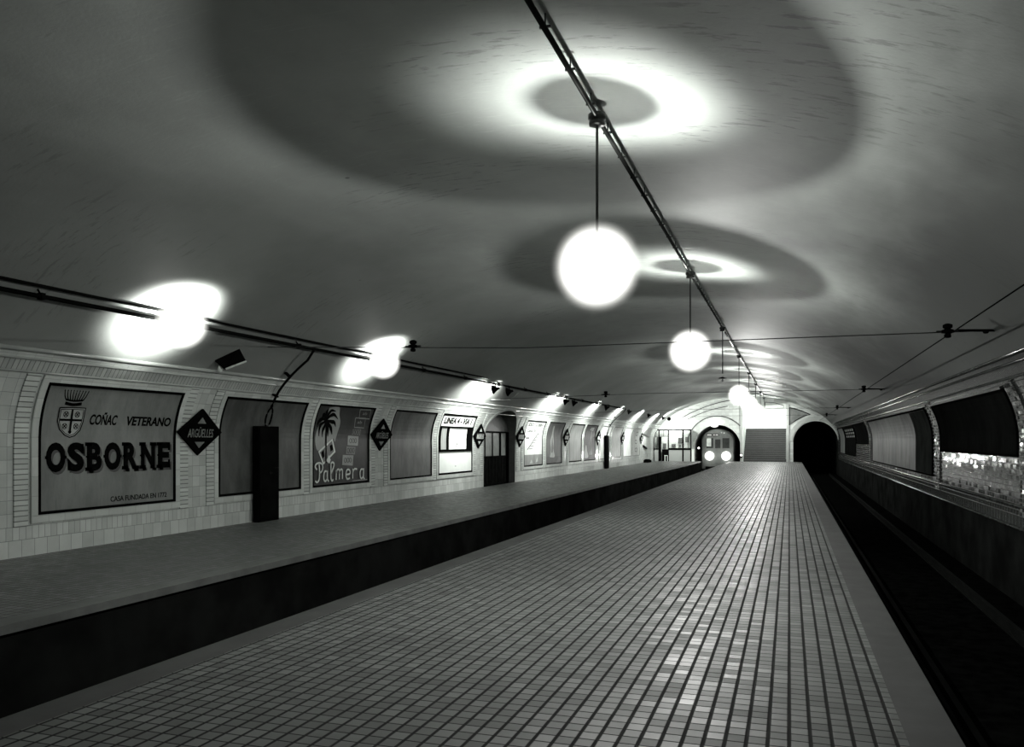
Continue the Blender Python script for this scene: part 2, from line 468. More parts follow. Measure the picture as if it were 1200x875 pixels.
for c in (24.3, 43.5, 15.75): slab(bm, c-.38 if c == 24.3 else c-.3, c+.38 if c == 24.3 else c+.3, .46, 2.75, 0, .03, 1)
struct(link('trim_10', bm, M['t_colr']))

# ------------------------------------------------------------------ platforms and tracks
def planks(name, x0, x1, zt, spans, riser, y0=YB, y1=YE):
    """platform: top split in strips across (x0, x1, material index), faces down to the track bed"""
    bm = bmesh.new(); uvl = bm.loops.layers.uv.verify()
    def q(vs, mi, uv=None):
        f = bm.faces.new([bm.verts.new(v) for v in vs]); f.material_index = mi
        for lp, v in zip(f.loops, vs): lp[uvl].uv = (v[0], v[1])
    for a, b, mi in spans: q([(a, y0, zt), (b, y0, zt), (b, y1, zt), (a, y1, zt)], mi)
    for x, s in ((x0, 1), (x1, -1)):
        q([(x, y0, zt-.09), (x, y1, zt-.09), (x, y1, zt), (x, y0, zt)], spans[0][2] if s == 1 else spans[-1][2])
        q([(x, y0, zt-.09), (x+s*.06, y0, zt-.09), (x+s*.06, y1, zt-.09), (x, y1, zt-.09)], riser)
        q([(x+s*.06, y0, -1.05), (x+s*.06, y1, -1.05), (x+s*.06, y1, zt-.09), (x+s*.06, y0, zt-.09)], riser)
    q([(x0+.06, y0, -1.05), (x1-.06, y0, -1.05), (x1-.06, y0, zt), (x0+.06, y0, zt)], riser)
    q([(x0+.06, y1, -1.05), (x1-.06, y1, -1.05), (x1-.06, y1, zt), (x0+.06, y1, zt)], riser)
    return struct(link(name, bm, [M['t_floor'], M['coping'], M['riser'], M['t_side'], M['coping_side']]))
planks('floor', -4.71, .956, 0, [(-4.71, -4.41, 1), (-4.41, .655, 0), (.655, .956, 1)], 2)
planks('floor_side', WL, -7.05, 0, [(WL, -7.33, 3), (-7.33, -7.05, 4)], 2)
bm = bbox(((-7.2, YB, -1.25), (-4.6, 100, -1.05)))
struct(link('floor_track_left', bm, M['ballast']))
bm = bbox(((.85, YB, -1.25), (3.75, 100, -1.05)))
struct(link('floor_track_right', bm, M['ballast']))
def rail_bm(x, y1=71.3):
    bm = bmesh.new()
    for a, b in (((x-.055, YB+.1, -1.05), (x+.055, y1, -1.03)), ((x-.012, YB+.1, -1.03), (x+.012, y1, -.92)), ((x-.033, YB+.1, -.92), (x+.033, y1, -.89))): box(bm, a, b)
    return bm
for x, lab in ((1.60, 'steel running rail beside the central platform in the right-hand track trench'),
               (3.05, 'steel running rail along the sooty foot of the right wall'),
               (-6.60, 'steel running rail beside the side platform in the left-hand track trench'),
               (-5.16, 'steel running rail beside the central platform in the left-hand track trench')):
    tag(link('rail', rail_bm(x), M['rail']), lab, 'rail')

# ------------------------------------------------------------------ far end wall
def far_wall():
    bm = bmesh.new(); uvl = bm.loops.layers.uv.verify()
    def low(x):
        if abs(x+5.75) < 1.9: return 1.17 + math.sqrt(max(0, 1.9**2-(x+5.75)**2))
        if -3.70 < x < -.25: return 4.35
        if abs(x-2.02) < 1.72: return 1.55 + 1.78/1.72*math.sqrt(max(0, 1.72**2-(x-2.02)**2))
        return None
    xs = sorted(set([round(WL+.01+i*.15, 4) for i in range(98)] + [-7.65, -3.85, -3.70, -.25, .30, 3.74, WR]
                    + [-5.75+1.9*math.cos(math.pi*k/24) for k in range(25)] + [2.02+1.72*math.cos(math.pi*k/24) for k in range(25)]))
    xs = [x for x in xs if x <= WR]
    for a, b in zip(xs, xs[1:]):
        if b-a < 1e-4: continue
        m = (a+b)/2; l = low(m)
        def lz(x):
            if l is None: return -1.08
            if -3.70 < m < -.25: return 4.35
            c, r, zc, k = (-5.75, 1.9, 1.17, 1) if m < -3 else (2.02, 1.72, 1.55, 1.78/1.72)
            return zc + k*math.sqrt(max(0, r*r-(x-c)**2))
        # faces in three lifts for even shading
        for k in range(3):
            def zz(x, t): return lz(x) + (max(vault_z(x), lz(x)) - lz(x))*t
            vs = [(a, zz(a, k/3)), (b, zz(b, k/3)), (b, zz(b, (k+1)/3)), (a, zz(a, (k+1)/3))]
            f = bm.faces.new([bm.verts.new((x, YE, z)) for x, z in vs])
            for lp, v in zip(f.loops, vs): lp[uvl].uv = v
    bmesh.ops.remove_doubles(bm, verts=bm.verts, dist=1e-4)
    return struct(link('wall_far', bm, M['t_far']))
far_wall()
def barrel(name, c, r, zc, k, y0, y1, mat, floor=-1.05):
    bm = bmesh.new(); pr = [(c-r, floor)] + [(c-r*math.cos(math.pi*i/24), zc+k*r*math.sin(math.pi*i/24)) for i in range(25)] + [(c+r, floor)]
    v = [[bm.verts.new((x, y, z)) for x, z in pr] for y in (y0, y1)]
    for i in range(len(pr)-1): bm.faces.new((v[0][i], v[0][i+1], v[1][i+1], v[1][i]))
    bm.faces.new(v[1])
    return struct(link(name, bm, mat, smooth=False))
barrel('wall_tunnel_left', -5.75, 1.9, 1.17, 1, YE, 99, M['tunnel'])
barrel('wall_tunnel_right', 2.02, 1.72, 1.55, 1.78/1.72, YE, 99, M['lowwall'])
FW = lambda x, z, o: Vector((x, YE-o, z))
# mouldings of the far wall
def arc(c, r, zc, k, a0, a1, n=24): return [(c+r*math.cos(R(a0+(a1-a0)*i/n)), zc+k*r*math.sin(R(a0+(a1-a0)*i/n))) for i in range(n+1)]
bm = bmesh.new(); stroke(bm, arc(-5.75, 2.5, 1.3, 1, 35, 168), .07, .0, .06, False, mp=FW); struct(link('trim_11', bm, M['ink_soft']))
bm = bmesh.new(); stroke(bm, arc(2.02, 1.95, 1.55, 1.03, 20, 178), .35, .0, .05, False, mp=FW); struct(link('trim_12', bm, M['trim_w']))
bm = bmesh.new(); stroke(bm, [(-8.9, 3.57), (-7.9, 4.1), (-6.7, 4.6), (-5.4, 4.98), (-4.2, 5.15)], .06, 0, .08, mp=FW); struct(link('trim_13', bm, M['ink_soft']))
bm = bmesh.new(); stroke(bm, [(-8.2, 3.55), (-7.2, 4.0), (-6.2, 4.35), (-4.9, 4.62)], .05, 0, .05, mp=FW); struct(link('trim_14', bm, M['ink_soft']))
bm = bmesh.new(); stroke(bm, [(-1.2, 5.08), (0, 4.78), (1.4, 4.2), (2.4, 3.75), (3.1, 3.3)], .22, 0, .08, mp=FW); struct(link('trim_15', bm, M['trim_w']))
struct(link('trim_16', bbox(((-.25, YE-.12, 0), (-.03, YE-.0, 4.75))), M['trim_w']))
struct(link('trim_17', bbox(((-3.88, YE-.12, 0), (-3.70, YE-.0, 4.75))), M['trim_w']))
# blank dark-edged panel over the right tunnel
o = empty('blank_wall_panel', (.6, YE, 3.1))
tag(o, 'grey three-cornered blank panel with dark edging above the right-hand tunnel mouth', 'panel')
tri = [(.0, 4.45), (.8, 4.22), (1.62, 3.86), (1.1, 3.72), (.55, 3.42), (.0, 3.0)]
bm = bmesh.new(); poly(bm, tri, .005, .02, mp=FW); link('board', bm, M['p_mgrey'], o)
bm = bmesh.new(); stroke(bm, tri+[tri[0]], .07, .02, .02, False, mp=FW); link('edging', bm, M['black'], o)
o = empty('blank_wall_panel', (-.9, YE, 4.4))
tag(o, 'small pale panel with dark edging high on the far wall over the stairs', 'panel')
tri = [(-1.9, 4.92), (-1.1, 4.84), (-.46, 4.62), (-.46, 4.40), (-1.9, 4.40)]
bm = bmesh.new(); poly(bm, tri, .005, .02, mp=FW); link('board', bm, M['p_light'], o)
bm = bmesh.new(); stroke(bm, tri+[tri[0]], .05, .02, .02, False, mp=FW); link('edging', bm, M['ink_soft'], o)

# stairwell
NS, RISE, TREAD = 16, .175, .30
st = empty('staircase', (-2, YE, 0))
tag(st, 'flight of grey stone steps with pale nosings climbing from the end of the central platform', 'staircase')
for i in range(NS):
    y = YE + .02 + i*TREAD
    s_ = link('step', bbox(((-3.62, y, i*RISE), (-.27, y+TREAD+.02, (i+1)*RISE))), M['step'], st)
    link('nosing', bbox(((-3.62, y-.015, (i+1)*RISE-.035), (-.27, y+.04, (i+1)*RISE+.004))), M['nosing'], s_)
yt = YE+.02+NS*TREAD; zt = NS*RISE
bm = bbox(((-3.85, YE+.01, 0), (-3.64, yt+5, 6.4)), ((-.25, YE+.01, 0), (-.04, yt+5, 6.4)), ((-3.85, yt+5, 0), (-.04, yt+5.2, 6.4)))
struct(link('wall_stairwell', bm, M['white']))
struct(link('floor_landing', bbox(((-3.64, yt+.02, zt-.3), (-.25, yt+5, zt))), M['step']))
bm = bmesh.new()
vs = [bm.verts.new(p) for p in ((-3.85, YE+.02, 4.35), (-.04, YE+.02, 4.35), (-.04, yt+5, 6.3), (-3.85, yt+5, 6.3))]; bm.faces.new(vs)
struct(link('ceiling_stairwell', bm, M['white']))
o = empty('landing_lamp', (-1.95, yt+1.2, 5.15)); tag(o, 'bright glowing lamp hidden in the glare over the top of the stairs', 'lamp')
bm = bmesh.new(); lathe(bm, [(0, -.14), (.1, -.1), (.14, 0), (.1, .1), (0, .14)], (-1.95, yt+1.2, 5.15), 16); link('bulb', bm, M['globe'], o, True)  # glare shell imitating the lamp's glare
bm = bmesh.new(); lathe(bm, [(.05, .1), (.05, .2)], (-1.95, yt+1.2, 5.15), 12); link('fitting', bm, M['metal_d'], o)
light('landing_light', 'POINT', (-1.95, yt+1.2, 5.1), 900, o, .1)

# ------------------------------------------------------------------ doorway in left wall
bm = bmesh.new()
out = [(D0, 0), (D0, DS)] + [(DC-DH*math.cos(math.pi*i/24), arch_z(DC-DH*math.cos(math.pi*i/24))) for i in range(1, 24)] + [(D1, DS), (D1, 0)]
XB = WL-.62
v0 = [bm.verts.new(P(y, z)) for y, z in out]; v1 = [bm.verts.new((XB, y, z)) for y, z in out]
for i in range(len(out)-1): bm.faces.new((v0[i], v0[i+1], v1[i+1], v1[i]))
bm.faces.new(v1)
struct(link('wall_doorway', bm, M['wood_panel']))
bm = bmesh.new(); stroke(bm, out[1:-1], .10, .0, .03, False); struct(link('trim_18', bm, M['trim_w']))
d = empty('door_1', (WL-.2, DC, 0)); d['kind'] = 'structure'
xd = WL-.28
da, db = D0+.03, D1-.32
link('lower_panel', bbox(((xd-.05, da, .01), (xd, db, 1.10)), *[((xd, da+.1+i*.38, .05), (xd+.015, da+.14+i*.38, 1.05)) for i in range(9)]), M['wood_d'], d)
link('transom', bbox(((xd-.05, da, 2.05), (xd+.03, db, 2.12)), ((xd-.05, da, 1.08), (xd+.02, db, 1.14))), M['wood_d'], d)
wp = [(0, .245), (.255, .50), (.51, .75), (.80, .99)]
for a, b in wp:
    link('glass_pane', bbox(((xd-.04, da+(db-da)*a+.02, 1.14), (xd-.01, da+(db-da)*b, 2.05))), M['frost'], d)
for a in (0, .25, .505, .76, .792, .995):
    link('mullion', bbox(((xd-.05, da+(db-da)*a-.02, 1.1), (xd+.025, da+(db-da)*a+.02, 2.06))), M['wood_d'], d)
link('side_post', bbox(((xd-.05, db, .01), (xd+.03, D1-.03, 2.1))), M['black'], d)
bm = bmesh.new()
pl = [(DC-(DH-.06)*math.cos(math.pi*i/20), 2.12+(.72)*math.sin(math.pi*i/20)) for i in range(21)]
poly(bm, pl, 0, .03, mp=lambda y, z, o: Vector((xd-.03+o, y, z)))
link('lunette_board', bm, M['wood_panel'], d)

# ------------------------------------------------------------------ poster panels, left wall
def panel(y0, y1, mat, label, z0=.61, z1=2.65, side=-1, border=.045, fmat='black', sur=True, name='advertising_panel', cat='advertising panel', group=None):
    e = empty(name, P((y0+y1)/2, z0, 0, side))
    tag(e, label, cat, group)
    if sur:
        bm = bmesh.new(); w = .12
        for a, b, c, d_ in ((y0-w, y0, z0-w, z1+w*.8), (y1, y1+w, z0-w, z1+w*.8), (y0, y1, z0-w, z0), (y0, y1, z1, z1+w*.8)): slab(bm, a, b, c, d_, .001, .03, side)
        link('tile_surround', bm, M['t_sur'] if side < 0 else M['trim_r'], e)
    bm = bmesh.new(); w = border
    for a, b, c, d_ in ((y0, y0+w, z0, z1), (y1-w, y1, z0, z1), (y0+w, y1-w, z0, z0+w), (y0+w, y1-w, z1-w, z1)): slab(bm, a, b, c, d_, .001, .035, side)
    link('frame', bm, M[fmat], e)
    link('poster', S(y0+w, y1-w, z0+w, z1-w, .001, .012, side), M[mat], e)
    return e
# --- cognac poster
e = panel(9.71, 12.70, 'p_osb', 'curved poster of a crowned shield over big slab letters OSBORNE, nearest on left wall')
O_ = .012
def slabtext(word, y0, y1, z0, z1, mat, off, grow=0.):
    n = len(word); w = (y1-y0)/n; bm = bmesh.new()
    adv = {'O': 1.05, 'S': .95, 'B': 1.0, 'R': 1.05, 'N': 1.1, 'E': .95}
    tot = sum(adv[c] for c in word); x = y0
    for c in word:
        ww = (y1-y0)*adv[c]/tot; a, b = x+.02-grow, x+ww-.02+grow; x += ww
        lo, hi = z0-grow, z1+grow; H = hi-lo; W = b-a; sh = H*.15
        if c in 'OS':
            text_bm(c, (a, lo, b, hi), LW, .055, .004, off, bm=bm)
        else:
            text_bm(c, (a+W*.06, lo, b-W*.04, hi), LW, .05, .004, off, bm=bm)
        def r(p, q, s, t): poly(bm, [(a+W*p, lo+H*q), (a+W*s, lo+H*q), (a+W*s, lo+H*t), (a+W*p, lo+H*t)], off, .004)
        if c in 'BRNE':
            r(-.04, 0, .36, .13); r(-.04, .87, .36, 1); r(.06, .42, .18, .58); r(0.0, .47, .1, .53)
        if c == 'R': r(.62, 0, 1.04, .13)
        if c == 'N': r(.64, .87, 1.04, 1); r(.66, 0, .96, .1)
        if c == 'E': r(.86, .68, 1.02, 1); r(.86, 0, 1.02, .32)
        if c == 'O': r(-.05, .45, .06, .55); r(.94, .45, 1.05, .55)
        if c == 'S': r(.84, .62, .97, .95); r(.02, .05, .15, .38)
    return link('brand_lettering', bm, mat, e)
slabtext('OSBORNE', 9.88, 12.62, 1.21, 1.68, M['ink_soft'], O_).name = 'lettering_shade'
slabtext('OSBORNE', 9.84, 12.58, 1.25, 1.72, M['ink'], O_+.005)
bm = text_bm('COÑAC', (10.68, 2.01, 11.26, 2.225), LW, .028, .004, O_, .18)
link('slogan_lettering', bm, M['ink'], e)
bm = text_bm('VETERANO', (11.47, 2.01, 12.55, 2.175), LW, .034, .004, O_, .12); link('slogan_lettering', bm, M['ink'], e)
bm = text_bm('CASA FUNDADA EN 1772', (11.15, .71, 12.48, .80), LW, .012, .003, O_); link('small_lettering', bm, M['ink'], e)
sh = [(10.05, 2.27), (10.25, 2.28), (10.55, 2.28), (10.54, 2.05), (10.50, 1.92), (10.40, 1.83), (10.30, 1.80), (10.20, 1.84), (10.10, 1.93), (10.05, 2.06)]
bm = bmesh.new(); poly(bm, sh, O_, .004); s_ = link('shield', bm, M['p_osb_l'], e)
bm = bmesh.new(); stroke(bm, sh+[sh[0]], .018, O_+.004, .003, False)
inn = [(10.3+(y-10.3)*.88, 2.05+(z-2.05)*.88) for y, z in sh]; stroke(bm, inn+[inn[0]], .01, O_+.004, .003, False)
stroke(bm, [(10.30, 1.86), (10.30, 2.25)], .035, O_+.004, .003, False); stroke(bm, [(10.09, 2.08), (10.51, 2.08)], .035, O_+.004, .003, False)
for cy, cz in ((10.19, 2.17), (10.41, 2.17), (10.19, 1.98), (10.41, 1.98)):
    q = [(cy+.045*math.cos(t*.7), cz+.045*math.sin(t*.7)) for t in range(10)]
    stroke(bm, q, .011, O_+.004, .003, False); stroke(bm, [(cy-.03, cz-.03), (cy+.03, cz+.03)], .014, O_+.004, .003, False); stroke(bm, [(cy-.03, cz+.03), (cy+.03, cz-.03)], .014, O_+.004, .003, False)
stroke(bm, [(10.27, 1.89), (10.33, 1.89)], .03, O_+.004, .003, False)
link('shield_charges', bm, M['ink'], e)
bm = bmesh.new()
stroke(bm, [(10.13, 2.345), (10.29, 2.325), (10.45, 2.345)], .05, O_, .004)
stroke(bm, [(10.13, 2.40), (10.29, 2.385), (10.46, 2.40)], .03, O_, .004)
for i in range(9):
    t = i/8; y = 10.13+.33*t; ty = 10.06+.46*t
    stroke(bm, [(y, 2.40), (y+(ty-y)*.6, 2.46), (ty, 2.545-.02*math.sin(math.pi*t))], (.022, .012), O_, .004)
    poly(bm, [(ty-.012, 2.54), (ty, 2.53), (ty+.012, 2.54), (ty, 2.558)], O_, .004)
link('crown', bm, M['ink'], e)

# --- bare dark panel behind the cabinet
panel(13.93, 16.90, 'p_dark', 'bare dark grey panel half hidden behind the nearer black cabinet, left wall', border=.05)
# --- palm tree poster
e = panel(17.40, 20.24, 'p_palm', 'dark curved poster with palm tree and white script word Palmera')
cloud=[(17.9,2.56),(18.11,2.59),(18.36,2.59),(18.48,2.4),(18.63,2.19),(18.55,1.92),(18.45,1.72),(18.37,1.8),(18.05,1.66),(17.67,1.5),(17.55,1.66),(17.55,1.88),(17.62,2.07),(17.76,2.23),(17.93,2.35),(17.9,2.49)]
card=[(17.67,1.48),(18.34,1.8),(18.48,1.46),(17.9,1.15)]
cardin=[(17.74,1.46),(18.31,1.74),(18.40,1.48),(17.92,1.21)]
flower=[(18.14,1.39),(18.23,1.27),(18.18,1.17),(18.05,1.23),(18.09,1.3)]
bm = bmesh.new(); poly(bm, spl(cloud+[cloud[0]], 4)[:-1], O_, .003); link('pale_cloud', bm, M['p_pale'], e)
bm = bmesh.new(); poly(bm, card, O_+.003, .003); c_ = link('tilted_picture', bm, M['p_cream'], e)
bm = bmesh.new(); poly(bm, cardin, O_+.006, .002); link('picture_ground', bm, M['p_mid'], c_)
for q in ([(18.2,1.62),(18.32,1.66),(18.36,1.52),(18.24,1.47)], [(17.8,1.45),(17.92,1.52),(17.95,1.36),(17.86,1.3)]): 
    bm = bmesh.new(); poly(bm, q, O_+.008, .002); link('picture_detail', bm, M['p_ink'], c_)
bm = bmesh.new()
fr = [[(17.92,2.27),(17.95,2.41),(18.03,2.5),(18.24,2.49)],[(17.93,2.26),(18.05,2.37),(18.22,2.4),(18.45,2.3)],[(17.94,2.24),(18.15,2.23),(18.33,2.2),(18.42,2.1)],[(17.94,2.23),(18.15,2.11),(18.25,2.0),(18.29,1.9)],[(17.94,2.24),(17.74,2.16),(17.68,2.05),(17.69,1.85)],[(17.94,2.24),(17.89,2.1),(17.84,1.99),(17.84,1.83)],[(17.9,2.27),(17.71,2.28),(17.59,2.21),(17.56,2.09)],[(17.92,2.27),(17.76,2.38),(17.72,2.36),(17.7,2.25)],[(17.92,2.27),(17.85,2.41),(17.85,2.49),(17.88,2.52)],[(17.92,2.26),(18.02,2.12),(18.08,1.98),(18.1,1.85)]]
for f in fr: stroke(bm, f, (.05, .105, .01), O_+.010, .003)
stroke(bm, [(17.92,2.28),(18.0,2.0),(18.02,1.58),(18.01,1.19)], (.07, .055), O_+.010, .003)
link('palm_tree', bm, M['p_ink'], e)
bm = bmesh.new(); poly(bm, flower, O_+.013, .002); link('white_flower', bm, M['p_cream'], e)
rs = [[(19.43,2.57),(20.01,2.58),(20.1,2.34),(19.53,2.34)],[(19.33,2.35),(19.87,2.35),(19.91,2.09),(19.38,2.1)]]
for k, q in enumerate(rs):
    bm = bmesh.new(); stroke(bm, q+[q[0]], .028, O_+k*.003, .003, False); c_ = link('framed_stamp', bm, M['p_pale'], e)
    cy = sum(p[0] for p in q)/4; cz = sum(p[1] for p in q)/4
    bm = text_bm('ab', (cy-.12, cz-.02, cy+.12, cz+.06), LW, .0, .002, O_); link('stamp_lettering', bm, M['p_pale'], c_)
for q, mt in (([(19.32,2.05),(19.77,2.05),(19.74,1.89),(19.3,1.91)], 'p_mid'), ([(19.11,1.88),(19.67,1.86),(19.63,1.61),(19.09,1.63)], 'p_pale'), ([(19.04,1.6),(19.51,1.58),(19.47,1.38),(19.01,1.4)], 'p_mid'), ([(18.85,1.38),(19.4,1.36),(19.36,1.09),(18.81,1.12)], 'p_pale')):
    bm = bmesh.new(); poly(bm, q, O_, .003); c_ = link('printed_label', bm, M[mt], e)
    cy = sum(p[0] for p in q)/4; cz = sum(p[1] for p in q)/4
    bm = bmesh.new()
    for dx in (-.13, 0, .13): stroke(bm, [(cy+dx+.055*math.cos(t), cz+.06*math.sin(t)) for t in [k*.7 for k in range(10)]], .018, O_+.004, .002, False)
    link('label_print', bm, M['p_palm'], c_)
bm = bmesh.new()
tx = [[(17.69,1.17),(17.71,1.0),(17.69,0.8),(17.6,0.73),(17.52,0.77)],[(17.59,1.04),(17.52,1.11),(17.57,1.18),(17.72,1.2),(17.83,1.16),(17.86,1.08),(17.81,0.99),(17.71,0.96)],[(18.06,0.98),(17.96,0.99),(17.91,0.91),(17.91,0.79),(17.98,0.74),(18.07,0.8)],[(18.07,1.0),(18.07,0.8),(18.14,0.73)],[(18.23,0.9),(18.36,1.07),(18.39,1.16),(18.33,1.2),(18.25,1.17),(18.24,1.04),(18.24,0.82),(18.28,0.74),(18.35,0.76)],[(18.5,1.0),(18.49,0.75)],[(18.5,0.93),(18.56,1.01),(18.65,0.99),(18.65,0.76)],[(18.65,0.93),(18.72,1.01),(18.8,0.98),(18.8,0.76)],[(18.99,0.87),(19.17,0.88),(19.19,0.95),(19.1,1.0),(19.01,0.96),(18.98,0.84),(19.05,0.75),(19.19,0.77)],[(19.34,1.01),(19.33,0.75)],[(19.34,0.92),(19.43,1.0),(19.56,0.99)],[(19.92,0.97),(19.79,0.98),(19.73,0.9),(19.74,0.78),(19.81,0.73),(19.9,0.78)],[(19.93,1.0),(19.91,0.78),(19.97,0.71)]]
for t in tx: stroke(bm, t, .044, O_+.015, .004)
link('script_lettering', bm, M['p_cream'], e)
bm = bmesh.new(); stroke(bm, [(19.35, .69), (20.15, .69)], .02, O_, .003, False); link('underline', bm, M['p_pale'], e)

# --- bare grey panel
panel(21.48, 24.42, 'p_dark2', 'bare grey panel with thick black frame between diamond sign and white line map')
# --- line 4 map
e = panel(24.94, 28.0, 'white', 'white line map board headed LINEA 4 with dark-framed case, left wall', border=.06)
bm = text_bm('LINEA 4 - VIA 1', (25.2, 2.31, 27.7, 2.53), LW, .05, .004, O_, .12); link('heading_lettering', bm, M['ink'], e)
bm = bmesh.new()
slab(bm, 25.0, 27.94, 2.19, 2.235, .001, .05); slab(bm, 25.0, 27.94, 1.37, 1.45, .001, .05)
slab(bm, 25.0, 25.1, 1.45, 2.19, .001, .05); slab(bm, 27.45, 27.94, 1.45, 2.19, .001, .05)
slab(bm, 25.62, 25.80, 1.45, 2.19, .001, .04)
link('case_frame', bm, M['black'], e)
link('side_sheet', S(25.1, 25.62, 1.45, 2.19, .013, .02), M['p_lgrey'], e)
for y, z, w in ((26.5, 1.86, .16), (26.5, 1.78, .1), (26.45, 1.63, .22), (26.55, 1.60, .12), (26.45, 1.55, .1), (26.4, .86, .09)): link('map_print', S(y, y+w, z, z+.02, .0125, .016, nz=1), M['ink_soft'], e)
# --- stepped advert
e = panel(34.17, 37.02, 'p_light', 'pale notice with heading and rising stepped diagonal line, first beyond arched doorway', border=.05)
bm = text_bm('IDEX - LOBIN', (34.5, 2.38, 36.6, 2.54), LW, .03, .004, O_, .1)
link('heading_lettering', bm, M['ink_soft'], e)
bm = text_bm('CANAL TRD', (34.6, 2.12, 35.9, 2.24), LW, .02, .004, O_, .1); link('heading_lettering', bm, M['ink_soft'], e)
bm = bmesh.new()
stroke(bm, [(34.7, 1.35), (35.2, 1.55), (35.7, 1.80), (36.3, 2.1)], .05, O_, .003, False)
for i in range(6): stroke(bm, [(34.95+i*.25, 1.38+i*.13), (35.45+i*.22, 1.38+i*.13)], .03, O_, .003, False)
stroke(bm, [(34.5, 1.86), (35.0, 1.86)], .06, O_, .003, False)
link('diagonal_print', bm, M['ink_soft'], e)
link('picture_strip', S(34.22, 36.97, .66, 1.12, .0125, .016), M['p_mgrey'], e)
for q in ([(35.9, .75), (36.2, 1.0), (36.3, .8)], [(35.0, .72), (35.3, .9), (35.5, .74)]):
    bm = bmesh.new(); poly(bm, q, .017, .003); link('picture_detail', bm, M['p_lgrey'], e)
# --- figure posters and panels beyond
def figure(e, y, mat, sc=1.):
    bm = bmesh.new()
    poly(bm, spl([(y-.3, .95), (y-.1, 1.3), (y-.18, 1.7), (y, 2.05), (y-.05, 2.4), (y+.1, 2.45), (y+.22, 2.15), (y+.38, 1.75), (y+.3, 1.35), (y+.55, .95), (y-.3, .95)], 4)[:-1], .013, .003)
    f_ = link('printed_figure', bm, M[mat], e)
    bm = bmesh.new(); poly(bm, spl([(y+.0, 1.15), (y+.02, 1.5), (y+.08, 1.9), (y+.2, 1.6), (y+.18, 1.2), (y, 1.15)], 4)[:-1], .017, .003)
    link('figure_shadow', bm, M['p_palm'], f_)
e = panel(37.66, 40.48, 'p_dark', 'dark poster with pale upright figure, second panel beyond arched doorway'); figure(e, 38.6, 'p_lgrey')
bm = bmesh.new(); slab(bm, 37.72, 40.42, .66, .98, .0125, .015); link('dark_strip', bm, M['p_palm'], e)
panel(41.87, 44.67, 'p_mgrey', 'plain mid-grey panel, third beyond arched doorway, no print on it', border=.06)
e = panel(45.19, 48.06, 'p_palm', 'dark poster with mottled pale figures, fourth beyond arched doorway'); figure(e, 46.8, 'p_mgrey')
bm = bmesh.new(); poly(bm, spl([(45.5,.75),(45.5,1.2),(45.8,1.5),(46.0,1.2),(46.3,.8),(45.5,.75)],4)[:-1], .013, .003); link('pale_patch', bm, M['p_lgrey'], e)
bm = bmesh.new(); poly(bm, [(46.3, 2.35), (46.5, 2.5), (47.3, 2.5), (47.2, 2.3)], .013, .003); link('pale_patch', bm, M['p_lgrey'], e)
panel(49.38, 52.23, 'p_light', 'pale thin-framed panel crossed by the farther black cabinet and its pipe', border=.04, fmat='ink_soft')
panel(52.9, 55.89, 'p_lgrey', 'light grey thin-framed panel just beyond the farther black cabinet', border=.045, fmat='ink_soft')
panel(56.81, 59.91, 'p_light', 'pale blank thin-framed panel, second to last on left wall', border=.04, fmat='ink_soft')
e = panel(60.43, 63.34, 'p_lgrey', 'grey panel with three dark round motifs, last on left wall', border=.035, fmat='ink_soft')
bm = bmesh.new()
for z in (2.25, 1.65, 1.05): stroke(bm, [(61.9+.45*math.cos(t), z+.14*math.sin(t)) for t in [k*.6 for k in range(11)]], .07, .013, .003, False)
link('round_motifs', bm, M['ink_soft'], e)

# ------------------------------------------------------------------ station name diamonds
def diamond(c, label, txt='ARGÜELLES', bright=False):
    h, w = .455, .63; th = .04
    base = P(c, 1.92, .075); top = P(c, 2.37, .045)
    e = empty('station_name_sign', base)
    tag(e, label, 'station sign', 'diamond station name signs on the left wall')
    tz = Vector((top.x-base.x, 0, top.z-base.z)).normalized(); nx = Vector((tz.z, 0, -tz.x))
    mp = lambda u, v, o: base + Vector((0, u, 0)) + tz*v + nx*o
    bm = bmesh.new(); poly(bm, [(-w, 0), (0, -h), (w, 0), (0, h)], -.02, th, mp=mp); link('diamond_board', bm, M['black'], e)
    lm = M['sign_w'] if bright else M['sign_t']
    bm = bmesh.new(); poly(bm, [(-.12, .17), (.12, .17), (0, .29)], .02, .004, mp=mp); link('triangle', bm, lm, e)
    bm = bmesh.new(); poly(bm, [(-.14, -.19), (.14, -.19), (0, -.31)], .02, .004, mp=mp); link('triangle', bm, lm, e)
    if bright:
        bm = bmesh.new(); poly(bm, [(-.36, -.1), (.36, -.1), (.36, .1), (-.36, .1)], .02, .004, mp=mp); link('name_plate', bm, M['ink_soft'], e)
    bm = text_bm(txt, (-.36, -.10, .36, .10), mp, .0, .004, .024); link('name_lettering', bm, M['ink'] if bright and 0 else lm, e)
    return e
diamond(13.31, 'black diamond sign ARGÜELLES, nearest and largest, beside the cognac poster')
diamond(20.86, 'black diamond sign ARGÜELLES just right of the palm tree poster')
diamond(28.62, 'black diamond sign ARGÜELLES between line map and arched doorway', bright=True)
diamond(33.55, 'black diamond sign ARGÜELLES on the far side of arched doorway', bright=True)
diamond(41.17, 'black diamond sign ARGÜELLES between pale-figure poster and plain mid-grey panel', bright=True)
diamond(48.72, 'black diamond sign ARGÜELLES just this side of the farther black cabinet', bright=True)
diamond(56.35, 'small distant diamond sign ARGÜELLES, second to last on left wall', bright=True)
diamond(63.95, 'smallest diamond sign ARGÜELLES, last on left wall beside the motif panel', bright=True)

